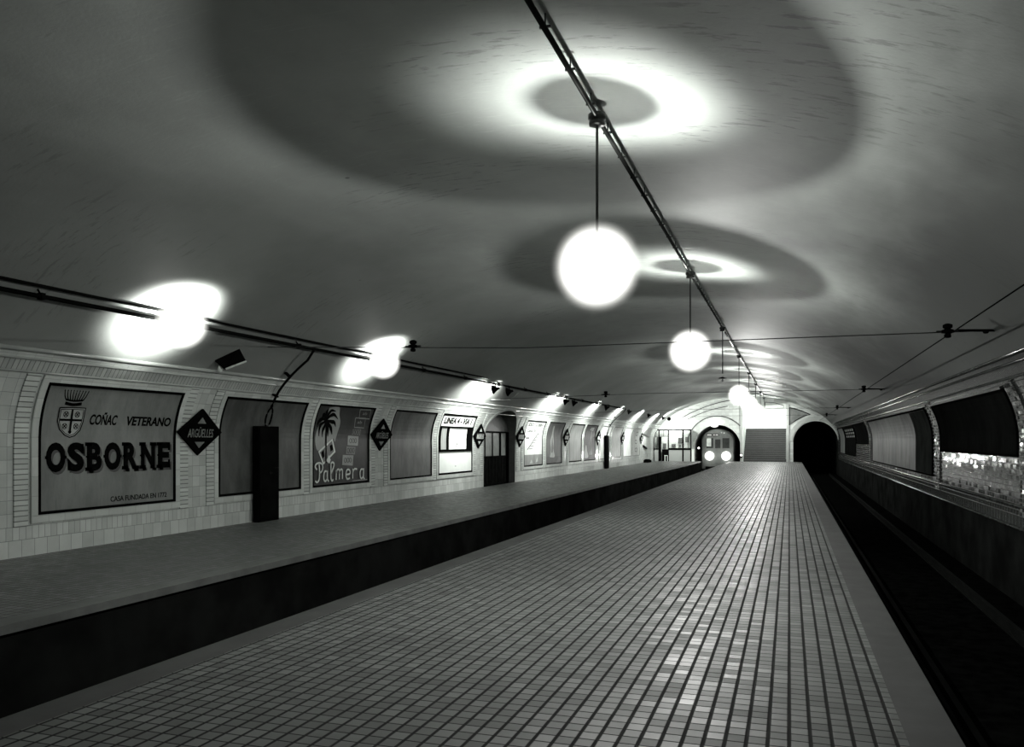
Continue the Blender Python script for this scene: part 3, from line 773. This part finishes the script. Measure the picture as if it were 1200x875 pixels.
# ------------------------------------------------------------------ cabinets and their pipes
XC, ZCd = -9.60, 3.70
def cabinet(y0, y1, h, label, plabel, cond_z=3.62):
    e = empty('electrical_cabinet', (WL+.1, (y0+y1)/2, 0)); tag(e, label, 'cabinet')
    xa, xb = WL+.055, WL+.20
    link('body', bbox(((xa, y0, 0), (xb, y1, h))), M['black'], e)
    dr = link('door', bbox(((xb, y0+.03, .05), (xb+.02, y1-.03, h-.04))), M['metal_d'], e)
    link('handle', bbox(((xb+.02, (y0+y1)/2-.05, 1.03), (xb+.045, (y0+y1)/2+.08, 1.055)), ((xb+.02, (y0+y1)/2-.02, 1.0), (xb+.04, (y0+y1)/2+.01, 1.09))), M['rail'], dr)
    link('hinge', bbox(((xb+.02, y1-.2, 1.14), (xb+.035, y1-.05, 1.16))), M['rail'], dr)
    ym = (y0+y1)/2
    p = empty('cabinet_pipe', (WL+.1, ym, h)); tag(p, plabel, 'pipe')
    bm = bmesh.new()
    zs = [h+.42 + (cond_z-h-.42)*i/14 for i in range(15)]
    tube(bm, [P(ym, z, .11+.13*max(0, z-2.9)) for z in zs] + [(XC, ym, ZCd-.01)], .028, 8); link('rising_pipe', bm, M['metal_d'], p, True)
    bm = bmesh.new()
    lp = [P(ym+.1*math.cos(t), h+.22+.22*math.sin(t), .12) for t in [2*math.pi*k/20 for k in range(21)]]
    tube(bm, lp, .02, 6); link('pipe_loop', bm, M['metal_d'], p, True)
    bm = bmesh.new(); tube(bm, [P(ym, h+.025, .12), P(ym, h+.055, .12)], .06, 10); link('collar', bm, M['pipe_l'], p)
    for z in (2.75, 3.2):
        link('clip', S(ym-.05, ym+.05, z, z+.03, .001, .14, nz=2), M['metal_d'], p)
cabinet(15.02, 15.76, 2.06, 'tall black metal cabinet standing before a bare dark panel, nearer of two', 'dark pipe curving up the vault from the nearer black cabinet')
cabinet(50.45, 51.15, 2.06, 'tall narrow black cabinet, farther of two, far down left wall', 'thin dark pipe rising from the farther black cabinet to the long conduit')

# ------------------------------------------------------------------ conduits, cables, wires
c = empty('wall_conduit', (XC, 20, ZCd)); tag(c, 'long dark conduit running along the left side of the vault', 'conduit')
bm = bmesh.new(); tube(bm, [(XC, YB, ZCd), (XC, 50.8, ZCd)], .032, 8); link('main_pipe', bm, M['metal_d'], c, True)
bm = bmesh.new(); q = P(0, 3.87, .05); tube(bm, [(q.x, YB, q.z), (q.x, 26, q.z)], .022, 8); link('upper_pipe', bm, M['metal_d'], c, True)
for i in range(16):
    y = 2.4 + i*3.1
    w = P(y, 3.80, -.0)
    bm = bmesh.new(); tube(bm, [w, (XC, y, ZCd)], .014, 6); box(bm, (XC-.045, y-.03, ZCd-.045), (XC+.045, y+.03, ZCd+.045)); link('bracket', bm, M['metal_d'], c)

XL, ZL = -1.92, 5.16
c = empty('ceiling_conduit', (XL, 30, ZL)); tag(c, 'dark conduit with small clamps running along the crown of the vault', 'conduit')
bm = bmesh.new(); tube(bm, [(XL, .3, ZL), (XL, 68.8, ZL)], .026, 8); link('main_pipe', bm, M['cable'], c, True)
cl = None
for i in range(60):
    y = 6.6 + i*.83
    if cl is None:
        bm = bmesh.new(); box(bm, (XL-.05, y-.009, ZL+.01), (XL+.05, y+.009, ZL+.03)); box(bm, (XL-.006, y-.006, ZL+.03), (XL+.006, y+.006, vault_z(XL)-.01)); y_first = y
        cl = link('clamp', bm, M['cable'], c)
    else:
        k = cl.copy(); COL.objects.link(k); k.location = cl.location + Vector((0, y-y_first, 0))

# pendant lamps
LY = [-.1 + 8.65*k for k in range(9)]
ZB = 3.58
def pendant(lit=True):
    e = empty('pendant_lamp', (XL, 0, ZB))
    bm = bmesh.new(); lathe(bm, [(.03, -.1), (.085, -.09), (.085, -.055), (.06, -.04), (.095, -.03), (.095, .02), (.05, .04)], (XL, 0, ZL), 20); link('junction_box', bm, M['cable'], e, True)
    bm = bmesh.new(); tube(bm, [(XL, 0, ZB+.2), (XL, 0, ZL-.09)], .015, 8); link('stem', bm, M['cable'], e)
    bm = bmesh.new(); lathe(bm, [(.016, .10), (.13, .060), (.128, .054), (.016, .09)], (XL, 0, ZB), 40); link('shade', bm, M['metal_d'], e)
    if lit:
        bm = bmesh.new(); lathe(bm, [(.012, .265), (.054, .255), (.054, .245), (.012, .25)], (XL, 0, ZB), 40); link('cap_disc', bm, M['metal_d'], e)
        bm = bmesh.new(); lathe(bm, [(.52*math.sin(math.pi*i/24), -.52*math.cos(math.pi*i/24)) for i in range(25)], (XL, 0, ZB), 48); link('glowing_globe', bm, M['globe'], e, True)  # added glow sphere for the glare; the lamp itself is a bare bulb
        light('down_light', 'POINT', (XL, 0, ZB), PW, e, .006)
        light('cap_light', 'SPOT', (XL, 0, ZB+.30), PU*.30, e, .02, aim=(0, 0, 1), spot_size=R(111), spot_blend=1.)  # added spot that lightens the disc shaded by the cap
        light('up_light', 'SPOT', (XL, 0, ZB+.13), PU, e, .012, aim=(0, 0, 1), spot_size=R(111), spot_blend=1.)
    else:
        bm = bmesh.new(); lathe(bm, [(0, -.05), (.03, -.03), (.03, .02), (.015, .06)], (XL, 0, ZB), 12); link('bulb', bm, M['frost'], e, True)
    return e
PW, PU = 480, 640
lab = ['pendant lamp over the camera end of the central platform', 'glowing pendant lamp, largest and nearest, hanging over the central platform',
       'glowing pendant lamp, second in the row over the platform', 'unlit pendant lamp, bare flat shade on stem, third in the row',
       'glowing pendant lamp just above the staircase glare, fourth in the row', 'glowing pendant lamp, fifth in the row, nearly lost in glare',
       'glowing pendant lamp, sixth in the row, inside glare above the stairs', 'glowing pendant lamp, seventh in the row, before the far wall',
       'glowing pendant lamp closest to the far wall and staircase, smallest in the row']
proto = pendant(True); dark = pendant(False)
for i, y in enumerate(LY):
    if i == 0: continue
    if i == 1: o = proto
    elif i == 3: o = dark
    else: o = copy_tree(proto)
    o.location = (XL, y, ZB)
    tag(o, lab[i], 'pendant lamp', 'pendant lamps over the central platform')

# cross wires and contact wire
XR = 2.30; ZR = 3.36
tag(link('contact_wire', (lambda b: (tube(b, [(XR, YB, ZR), (XR, YE+8, ZR)], .009, 6), b)[1])(bmesh.new()), M['black']), 'single overhead wire running lengthwise above the right-hand track', 'overhead wire')
for y, lw, zl, l2, il, ir in ((14.15, P(14.15, 3.62, 0), 3.40, 'cross wire spanning the vault nearest the camera',
                       'insulator where the nearest cross wire meets the left conduit', 'insulator where nearest cross wire meets the right overhead wire'),
                      (29.2, P(29.2, 3.3, 0), 3.35, 'cross wire spanning the vault, second from the camera', 'insulator at left end of the second cross wire', 'insulator where second cross wire meets right overhead wire'),
                      (45.0, P(45.0, 3.3, 0), 3.35, 'cross wire spanning the vault, third from the camera', None, 'insulator where third cross wire meets right overhead wire'),
                      (57.5, P(57.5, 3.3, 0), 3.35, 'cross wire spanning the vault, farthest from the camera', None, 'insulator where farthest cross wire meets right overhead wire')):
    rw = P(y, ZR+.04, .0, 1)
    pts = [lw.lerp(rw, t/24) for t in range(25)]
    for i, p in enumerate(pts): p.z -= 0
    zz = [Vector((p.x, p.y, lw.z + (ZR+.05-lw.z)*min(1, i/24/.42) if i/24 < .42 else ZR+.05)) for i, p in enumerate(pts)]
    w = empty('cross_wire', (XL, y, ZR)); tag(w, l2, 'cross wire', 'cross wires spanning the vault')
    bm = bmesh.new(); tube(bm, zz, .009, 6); link('wire', bm, M['cable'], w, True)
    bm = bmesh.new(); tube(bm, [zz[-1], zz[-1]+Vector((-.5, .0, .02))], .022, 6)
    lathe(bm, [(.03, 0), (.05, .03), (.03, .06)], rw+Vector((-.12, 0, -.03)), 10); link('wall_bracket', bm, M['metal_d'], w)
    def insul(x, z, lb):
        e = empty('insulator', (x, y, z)); tag(e, lb, 'insulator', 'insulators on the cross wires')
        bm = bmesh.new(); lathe(bm, [(.02, -.10), (.05, -.09), (.05, -.05), (.03, -.03), (.09, -.02), (.09, .02), (.04, .04), (.07, .06), (.07, .1), (.03, .12)], (x, y, z), 14); link('porcelain_body', bm, M['black'], e)
        bm = bmesh.new(); tube(bm, [(x-.16, y, z), (x+.16, y, z)], .02, 6); link('clamp', bm, M['cable'], e)
    insul(XR, ZR+.06, ir)
    if il: insul(-6.7 if y < 20 else -6.24, lw.z+(ZR+.05-lw.z)*((-6.7 if y < 20 else -6.24)-lw.x)/((rw.x-lw.x)*.42)+.02, il)

# ------------------------------------------------------------------ lamps of the left vault
def cone_lamp(y, label, x=-9.25, z=3.46, power=60, aim=(-1, 0, -.18)):
    e = empty('reflector_lamp', (x, y, z+.2)); tag(e, label, 'wall lamp', 'reflector lamps hanging from the left conduit')
    a = Vector(aim).normalized()
    bm = bmesh.new(); tube(bm, [(x-.05, y, ZCd-.03), (x, y, z+.08)], .018, 6); link('hanger', bm, M['black'], e)
    bm = bmesh.new(); lathe(bm, [(.035, -.13), (.05, -.06), (.10, .02), (.155, .10), (.145, .10), (.09, .03), (.02, -.02)], (x, y, z), 20, axis=a); link('shade', bm, M['black'], e, True)
    bm = bmesh.new(); lathe(bm, [(0, .0), (.04, .02), (.045, .06), (0, .1)], (x, y, z), 12, axis=a); link('bulb', bm, M['bulb'], e, True)
    light('reflector_light', 'SPOT', Vector((x, y, z))+a*.13, power, e, .03, aim=a, spot_size=R(150), spot_blend=.6)
    return e
def glow_lamp(y, label, power=2600):
    x, z = -9.42, 3.66
    e = empty('vault_lamp', (x, y, z)); tag(e, label, 'wall lamp')
    bm = bmesh.new(); lathe(bm, [(.0, -.07), (.05, -.05), (.07, 0), (.05, .05), (0, .07)], (x, y, z), 14); link('bulb', bm, M['bulb'], e, True)
    bm = bmesh.new(); tube(bm, [(x-.06, y, z+.02), (XC+.03, y, ZCd)], .03, 8); link('holder', bm, M['metal_d'], e)
    bm = bmesh.new(); lathe(bm, [(.45*math.sin(math.pi*i/20), -.45*math.cos(math.pi*i/20)) for i in range(21)], (x, y, z), 40); link('glowing_globe', bm, M['globe_soft'], e, True)  # glow sphere added around the bulb to imitate its glare
    light('vault_light', 'SPOT', (x+.30, y, z-.27), power, e, .1, aim=(-.72, .0, .69), spot_size=R(128), spot_blend=1.)
glow_lamp(11.1, 'lamp burning in the white glare on the vault above the cognac poster')
glow_lamp(18.2, 'lamp burning in the white glare on the vault above the palm tree poster')
CP = 430
cone_lamp(25.9, 'dark cone reflector lamp above the line map, left one of its pair', power=CP)
cone_lamp(27.35, 'dark cone reflector lamp above the line map, right one of its pair', power=CP)
cone_lamp(35.1, 'dark cone reflector lamp above the stepped notice, left one of its pair', power=CP)
cone_lamp(36.6, 'dark cone reflector lamp above the stepped notice, right one of its pair', power=CP)
cone_lamp(43.6, 'small dark reflector lamp above the plain mid-grey panel', power=CP*1.4, z=3.5)  # this and the next three: unseen lamps added to brighten the far vault
cone_lamp(50.2, 'small dark reflector lamp above the farther black cabinet', power=CP*1.4, z=3.5)
cone_lamp(57.6, 'small dark reflector lamp above the blank panel, second to last', power=CP*1.6, z=3.5)
cone_lamp(64.6, 'small dark reflector lamp above the end of the left wall, near the booth', power=CP*1.8, z=3.5)
cone_lamp(67.5, 'small dark reflector lamp turned to the end wall above the booth', power=900, z=3.5, aim=(.15, 1, -.12))  # added lamp, only brightens the end wall
# hooded unlit lamp on the vault
e = empty('hooded_lamp', P(13.15, 3.34)); tag(e, 'small unlit hooded lamp on the vault above the nearest diamond sign', 'wall lamp')
q = P(13.15, 3.36, .10)
bm = bmesh.new(); a = P(13.0, 3.22, .03); 
vs = [P(13.02, 3.25, .02), P(13.12, 3.24, .24), P(13.55, 3.42, .22), P(13.42, 3.50, .02)]
lo = [bm.verts.new(v) for v in vs]; hi = [bm.verts.new(v+Vector((0, 0, .03))) for v in vs]
bm.faces.new(lo); bm.faces.new(hi[::-1])
for i in range(4): bm.faces.new((lo[i], lo[(i+1) % 4], hi[(i+1) % 4], hi[i]))
link('hood', bm, M['black'], e)
bm = bmesh.new(); tube(bm, [vs[1]+Vector((0, 0, .02)), vs[2]+Vector((0, 0, .02))], .02, 6); link('hood_edge', bm, M['sign_w'], e)
bm = bmesh.new(); q = P(13.14, 3.18, .12); lathe(bm, [(0, -.07), (.04, -.05), (.05, 0), (.03, .05), (.03, .1)], q, 12); link('bulb', bm, M['sign_w'], e, True)
# short pale pipe above the doorway
bm = bmesh.new(); tube(bm, [P(28.2, 3.26, .05), P(30.1, 3.34, .05), P(30.25, 3.62, .05)], .022, 6)
tag(link('bent_pipe', bm, M['trim_w']), 'short pale bent pipe on the vault above the arched doorway', 'pipe')

# ------------------------------------------------------------------ bits at the end of the left wall
e = empty('vault_plaque', P(66, 2)); tag(e, 'grey angular plaque on the left wall just before the booth', 'plaque')
pq = [(64.6, 2.28), (66.0, 2.84), (66.9, 2.86), (67.5, 2.55), (67.6, 2.03)]
bm = bmesh.new(); poly(bm, pq, .002, .03); link('board', bm, M['p_mgrey'], e)
bm = bmesh.new(); stroke(bm, [pq[0], pq[4]], .1, .03, .02, False); link('lower_edge', bm, M['ink_soft'], e)
bm = bmesh.new(); stroke(bm, [(64.9, 1.33), (66.6, 1.10)], .12, .02, .08, False)
tag(link('handrail_stub', bm, M['black']), 'short dark slanting bar on the left wall beneath the angular plaque', 'bar')
tag(link('floor_box', bbox(((WL+.03, 65.2, .0), (WL+.4, 66.8, .2)), ((WL+.06, 65.4, .2), (WL+.34, 66.5, .26))), M['black']), 'low black box on the side platform floor before the booth', 'box')

# ------------------------------------------------------------------ booth at the end of the side platform
YK = 70.3
k = empty('inspector_booth', (-9.4, YK, 0)); tag(k, 'glazed inspector booth with dark posts and white panels, end of side platform', 'booth')
xs = {'a': -10.88, 'b': -10.45, 'c': -9.66, 'd': -8.45, 'e': -7.80}
for n in 'bcde':
    w = .13 if n == 'd' else .09
    link('post', bbox(((xs[n]-w/2, YK-.03, 0), (xs[n]+w/2, YK+.03, 2.66))), M['black'], k)
bm = bmesh.new(); tube(bm, [(-10.88, YK, .9), (-10.86, YK, 1.9), (-10.72, YK, 2.45), (-10.55, YK, 2.66)], .03, 6); link('wall_post', bm, M['black'], k)
link('top_rail', bbox(((-10.6, YK-.03, 2.60), (-7.78, YK+.03, 2.69))), M['black'], k)
link('middle_rail', bbox(((-10.80, YK-.02, 2.08), (-9.66, YK+.02, 2.13))), M['metal_d'], k)
link('sill_rail', bbox(((-10.88, YK-.05, .98), (-10.45, YK+.05, 1.08)), ((-9.66, YK-.05, .96), (-7.78, YK+.05, 1.12))), M['black'], k)
for x in (-10.05, -9.06): link('glazing_bar', bbox(((x-.015, YK-.02, 2.1), (x+.015, YK+.02, 2.66))), M['metal_d'], k)
for a, b in ((-10.85, -10.45), (-9.66, -8.45), (-8.45, -7.8)):
    link('lower_panel', bbox(((a+.03, YK-.015, .0), (b-.03, YK+.015, .97))), M['t_sur'], k)
    link('glass_pane', bbox(((a+.05, YK-.004, 1.08), (b-.03, YK+.004, 2.6))), M['glass'], k)
link('fanlight', bbox(((-10.43, YK-.004, 2.14), (-9.68, YK+.004, 2.6))), M['glass'], k)
dk = empty('booth_door', (-10.4, YK, 0)); bpy.data.objects.remove(dk)
link('door_leaf', bbox(((-10.42, YK+.0, .02), (-10.36, YK+.75, 2.06))), M['black'], k)
link('back_counter', bbox(((-10.3, YK+.7, 0), (-7.9, YK+1.1, 1.0))), M['black'], k)
for i, (a, b, c_, d_) in enumerate(((-10.8, 1.1, -10.5, 2.05), (-9.55, 1.15, -9.2, 1.45), (-9.0, 1.5, -8.55, 2.0), (-8.95, 1.15, -8.75, 1.4), (-8.4, 1.6, -8.1, 2.05), (-10.3, 1.05, -10.0, 1.5))):
    link('notice_board', bbox(((a, YE-.07, b), (c_, YE-.03, d_))), M['p_dark'], k)
link('side_wall', bbox(((-7.83, YK+.03, 0), (-7.77, YE-.02, 2.62))), M['p_lgrey'], k)
o = tag(link('white_post', bbox(((-7.71, YK-.1, 0), (-7.52, YK+.1, .99)), ((-7.73, YK-.12, .99), (-7.50, YK+.12, 1.03))), M['white']), 'short white square post at the booth corner beside the left tunnel', 'post')
tag(link('stool', bbox(((-10.02, YK+.1, .45), (-9.72, YK+.4, .5)), *[((x, y, 0), (x+.04, y+.04, .45)) for x in (-10.0, -9.78) for y in (YK+.12, YK+.34)]), M['white']), 'pale stool standing in the open doorway of the booth', 'stool')
light('booth_light', 'POINT', (-9.2, YK+.5, 2.5), 110, k, .08)
# signal at tunnel mouth
def signal(x, z, lab, y=YE-.15):
    e = empty('signal_lamp', (x, y, z)); tag(e, lab, 'signal lamp')
    link('housing', bbox(((x-.09, y, z-.22), (x+.09, y+.12, z+.15))), M['black'], e)
    link('bracket', bbox(((x-.02, y+.12, z-.02), (x+.02, YE-.0, z+.02))) if y+.12 < YE else bbox(((x-.02, y+.02, -1.05), (x+.02, y+.1, z-.2))), M['black'], e)
    bm = bmesh.new(); lathe(bm, [(.075, 0), (.06, .03), (0, .05)], (x, y, z), 14, axis=(0, -1, 0)); link('lens', bm, M['sig'], e)
signal(-7.3, 1.11, 'small white signal light at left edge of the train tunnel mouth', YE+.25)
signal(-3.80, .54, 'small signal light low on the pier between train tunnel and stairs', YE-.28)
e = empty('tunnel_lamp', (-5.95, YE-.2, 3.1)); tag(e, 'bright lamp at the crown of the train tunnel arch', 'lamp')
bm = bmesh.new(); lathe(bm, [(.34*math.sin(math.pi*i/16), -.2*math.cos(math.pi*i/16)) for i in range(17)], (-5.95, YE-.3, 3.02), 24); link('glowing_glass', bm, M['halo'], e, True)  # emissive body shaped like the lamp's glare
link('bracket', bbox(((-6.0, YE-.3, 3.08), (-5.9, YE-.0, 3.14))), M['metal_d'], e)
light('tunnel_light', 'POINT', (-5.95, YE-.3, 3.0), 30, e, .06)

# ------------------------------------------------------------------ train in the left tunnel
YT = 72.1; xc = -5.75; hw = 1.38
t = empty('metro_train', (xc, YT, -1.0)); tag(t, 'metro train with two glaring headlamps emerging from the left tunnel', 'train')
def tsec(s=1.):
    pr = [(-hw, -.75), (hw, -.75), (hw, 1.75)]
    pr += [(hw*math.cos(R(a)), 1.75+1.0*math.sin(R(a))) for a in range(15, 180, 15)] + [(-hw, 1.75)]
    return [(xc+x*s, .5+(z-.5)*s) for x, z in pr]
bm = bmesh.new(); secs = [(YT, .93), (YT+.12, .985), (YT+.35, 1.), (YT+15, 1.)]
rg = [[bm.verts.new((x, y, z)) for x, z in tsec(s)] for y, s in secs]
for a, b in zip(rg, rg[1:]):
    for i in range(len(a)): bm.faces.new((a[i], a[(i+1) % len(a)], b[(i+1) % len(a)], b[i]))
bm.faces.new(rg[0]); bm.faces.new(rg[-1][::-1])
link('body', bm, M['train'], t)
def tb(n, x0, x1, z0, z1, m, d0=.02, d1=.0, par=None): return link(n, bbox(((xc+x0, YT-d0, z0), (xc+x1, YT-d1, z1))), M[m], par or t)
tb('windscreen', -.95, -.38, 1.10, 1.95, 'train_d'); tb('windscreen', .38, .95, 1.10, 1.95, 'train_d')
dd = tb('end_door', -.32, .32, -.2, 2.0, 'train', .03); tb('door_window', -.22, .22, 1.1, 1.85, 'train_d', .04, .03, dd)
tb('lit_window', -.92, -.55, 1.25, 1.93, 'train_l', .03, .02)
db_ = tb('destination_board', -.95, .1, 2.13, 2.32, 'train_d', .04)
for a, b in ((-.88, -.52), (-.38, -.24), (-.18, .02)): tb('destination_letters', a, b, 2.19, 2.25, 'lit', .05, .04, db_)
tb('bumper', -1.0, 1.0, -.72, -.45, 'metal_d', .12)
for x in (.3, .52):
    bm = bmesh.new(); lathe(bm, [(.06, 0), (.05, .03), (0, .04)], (xc+x, YT-.0, 2.42 if x < .4 else 2.38), 12, axis=(0, -1, 0)); link('marker_lamp', bm, M['train_l'], t)
for x in (-.66, .70):
    bm = bmesh.new(); lathe(bm, [(.15, 0), (.15, .05), (.12, .07)], (xc+x, YT, .45), 20, axis=(0, -1, 0)); h = link('headlamp', bm, M['metal_d'], t)
    bm = bmesh.new(); lathe(bm, [(.42*math.sin(math.pi*i/16), -.42*math.cos(math.pi*i/16)) for i in range(17)], (xc+x, YT-.3, .45), 28); link('glare_glass', bm, M['halo'], h, True)  # added glow ball, wider than the headlamp, for its glare
    light('headlamp_light', 'SPOT', (xc+x, YT-.15, .45), 260, t, .08, aim=(0.0, -1, -.03), spot_size=R(60), spot_blend=.8)

# ------------------------------------------------------------------ right wall panels
def rp(y0, y1, z0, z1, mat, lab, **kw): return panel(y0, y1, mat, lab, z0, z1, side=1, sur=False, **kw)
e = rp(16.2, 23.85, 1.46, 2.66, 'p_rdark', 'long black blank board nearest the camera on the right wall', name='wall_board', cat='board')
link('glossy_ledge', S(16.2, 23.85, 2.66, 2.70, .001, .06, 1, nz=1), M['trim_r'], e)
e = rp(25.1, 42.4, .77, 2.66, 'p_right', 'long stained pale grey board in the middle of the right wall', name='wall_board', cat='board')
link('dark_section', S(25.2, 28.3, .82, 2.6, .012, .02, 1), M['p_rsec'], e)
rp(44.5, 52.1, 1.55, 2.66, 'p_rdark', 'short dark board with tiles beneath, beyond the stained board', name='wall_board', cat='board')
e = rp(52.6, 61.8, .80, 2.66, 'p_rdark', 'dark full-height board with rows of pale marks near right tunnel', name='wall_board', cat='board')
bm = bmesh.new()
for i in range(5):
    for j in range(3): slab(bm, 53.4+i*1.6, 54.3+i*1.6, 1.95+j*.2, 2.07+j*.2, .012, .016, 1, nz=1)
link('pale_marks', bm, M['p_dark2'], e)
rp(62.4, 68.2, .80, 2.66, 'p_dark2', 'pale grey board, last on the right wall before the tunnel', name='wall_board', cat='board')

# ------------------------------------------------------------------ camera and view
sc = bpy.context.scene
cam = bpy.data.cameras.new('camera'); co = bpy.data.objects.new('camera', cam); COL.objects.link(co)
F = 970.
cam.sensor_width = 36; cam.sensor_fit = 'HORIZONTAL'; cam.lens = 36*F/1200
co.location = (0, 0, 1.75); co.rotation_euler = (R(90), 0, math.atan(325/F))
cam.shift_y = (516-437.5)/1200
cam.clip_start = .05; cam.clip_end = 300
sc.camera = co
w = bpy.data.worlds.new('world'); sc.world = w; w.use_nodes = True
w.node_tree.nodes['Background'].inputs[0].default_value = (.5, .62, .55, 1); w.node_tree.nodes['Background'].inputs[1].default_value = .003
vs_ = sc.view_settings; vs_.view_transform = 'Standard'; vs_.look = 'None'; vs_.exposure = 0; vs_.gamma = 1; vs_.use_curve_mapping = False
sc.cycles.max_bounces = 6; sc.cycles.diffuse_bounces = 2; sc.cycles.transparent_max_bounces = 24; sc.cycles.sample_clamp_indirect = 4
sc.cycles.use_denoising = True
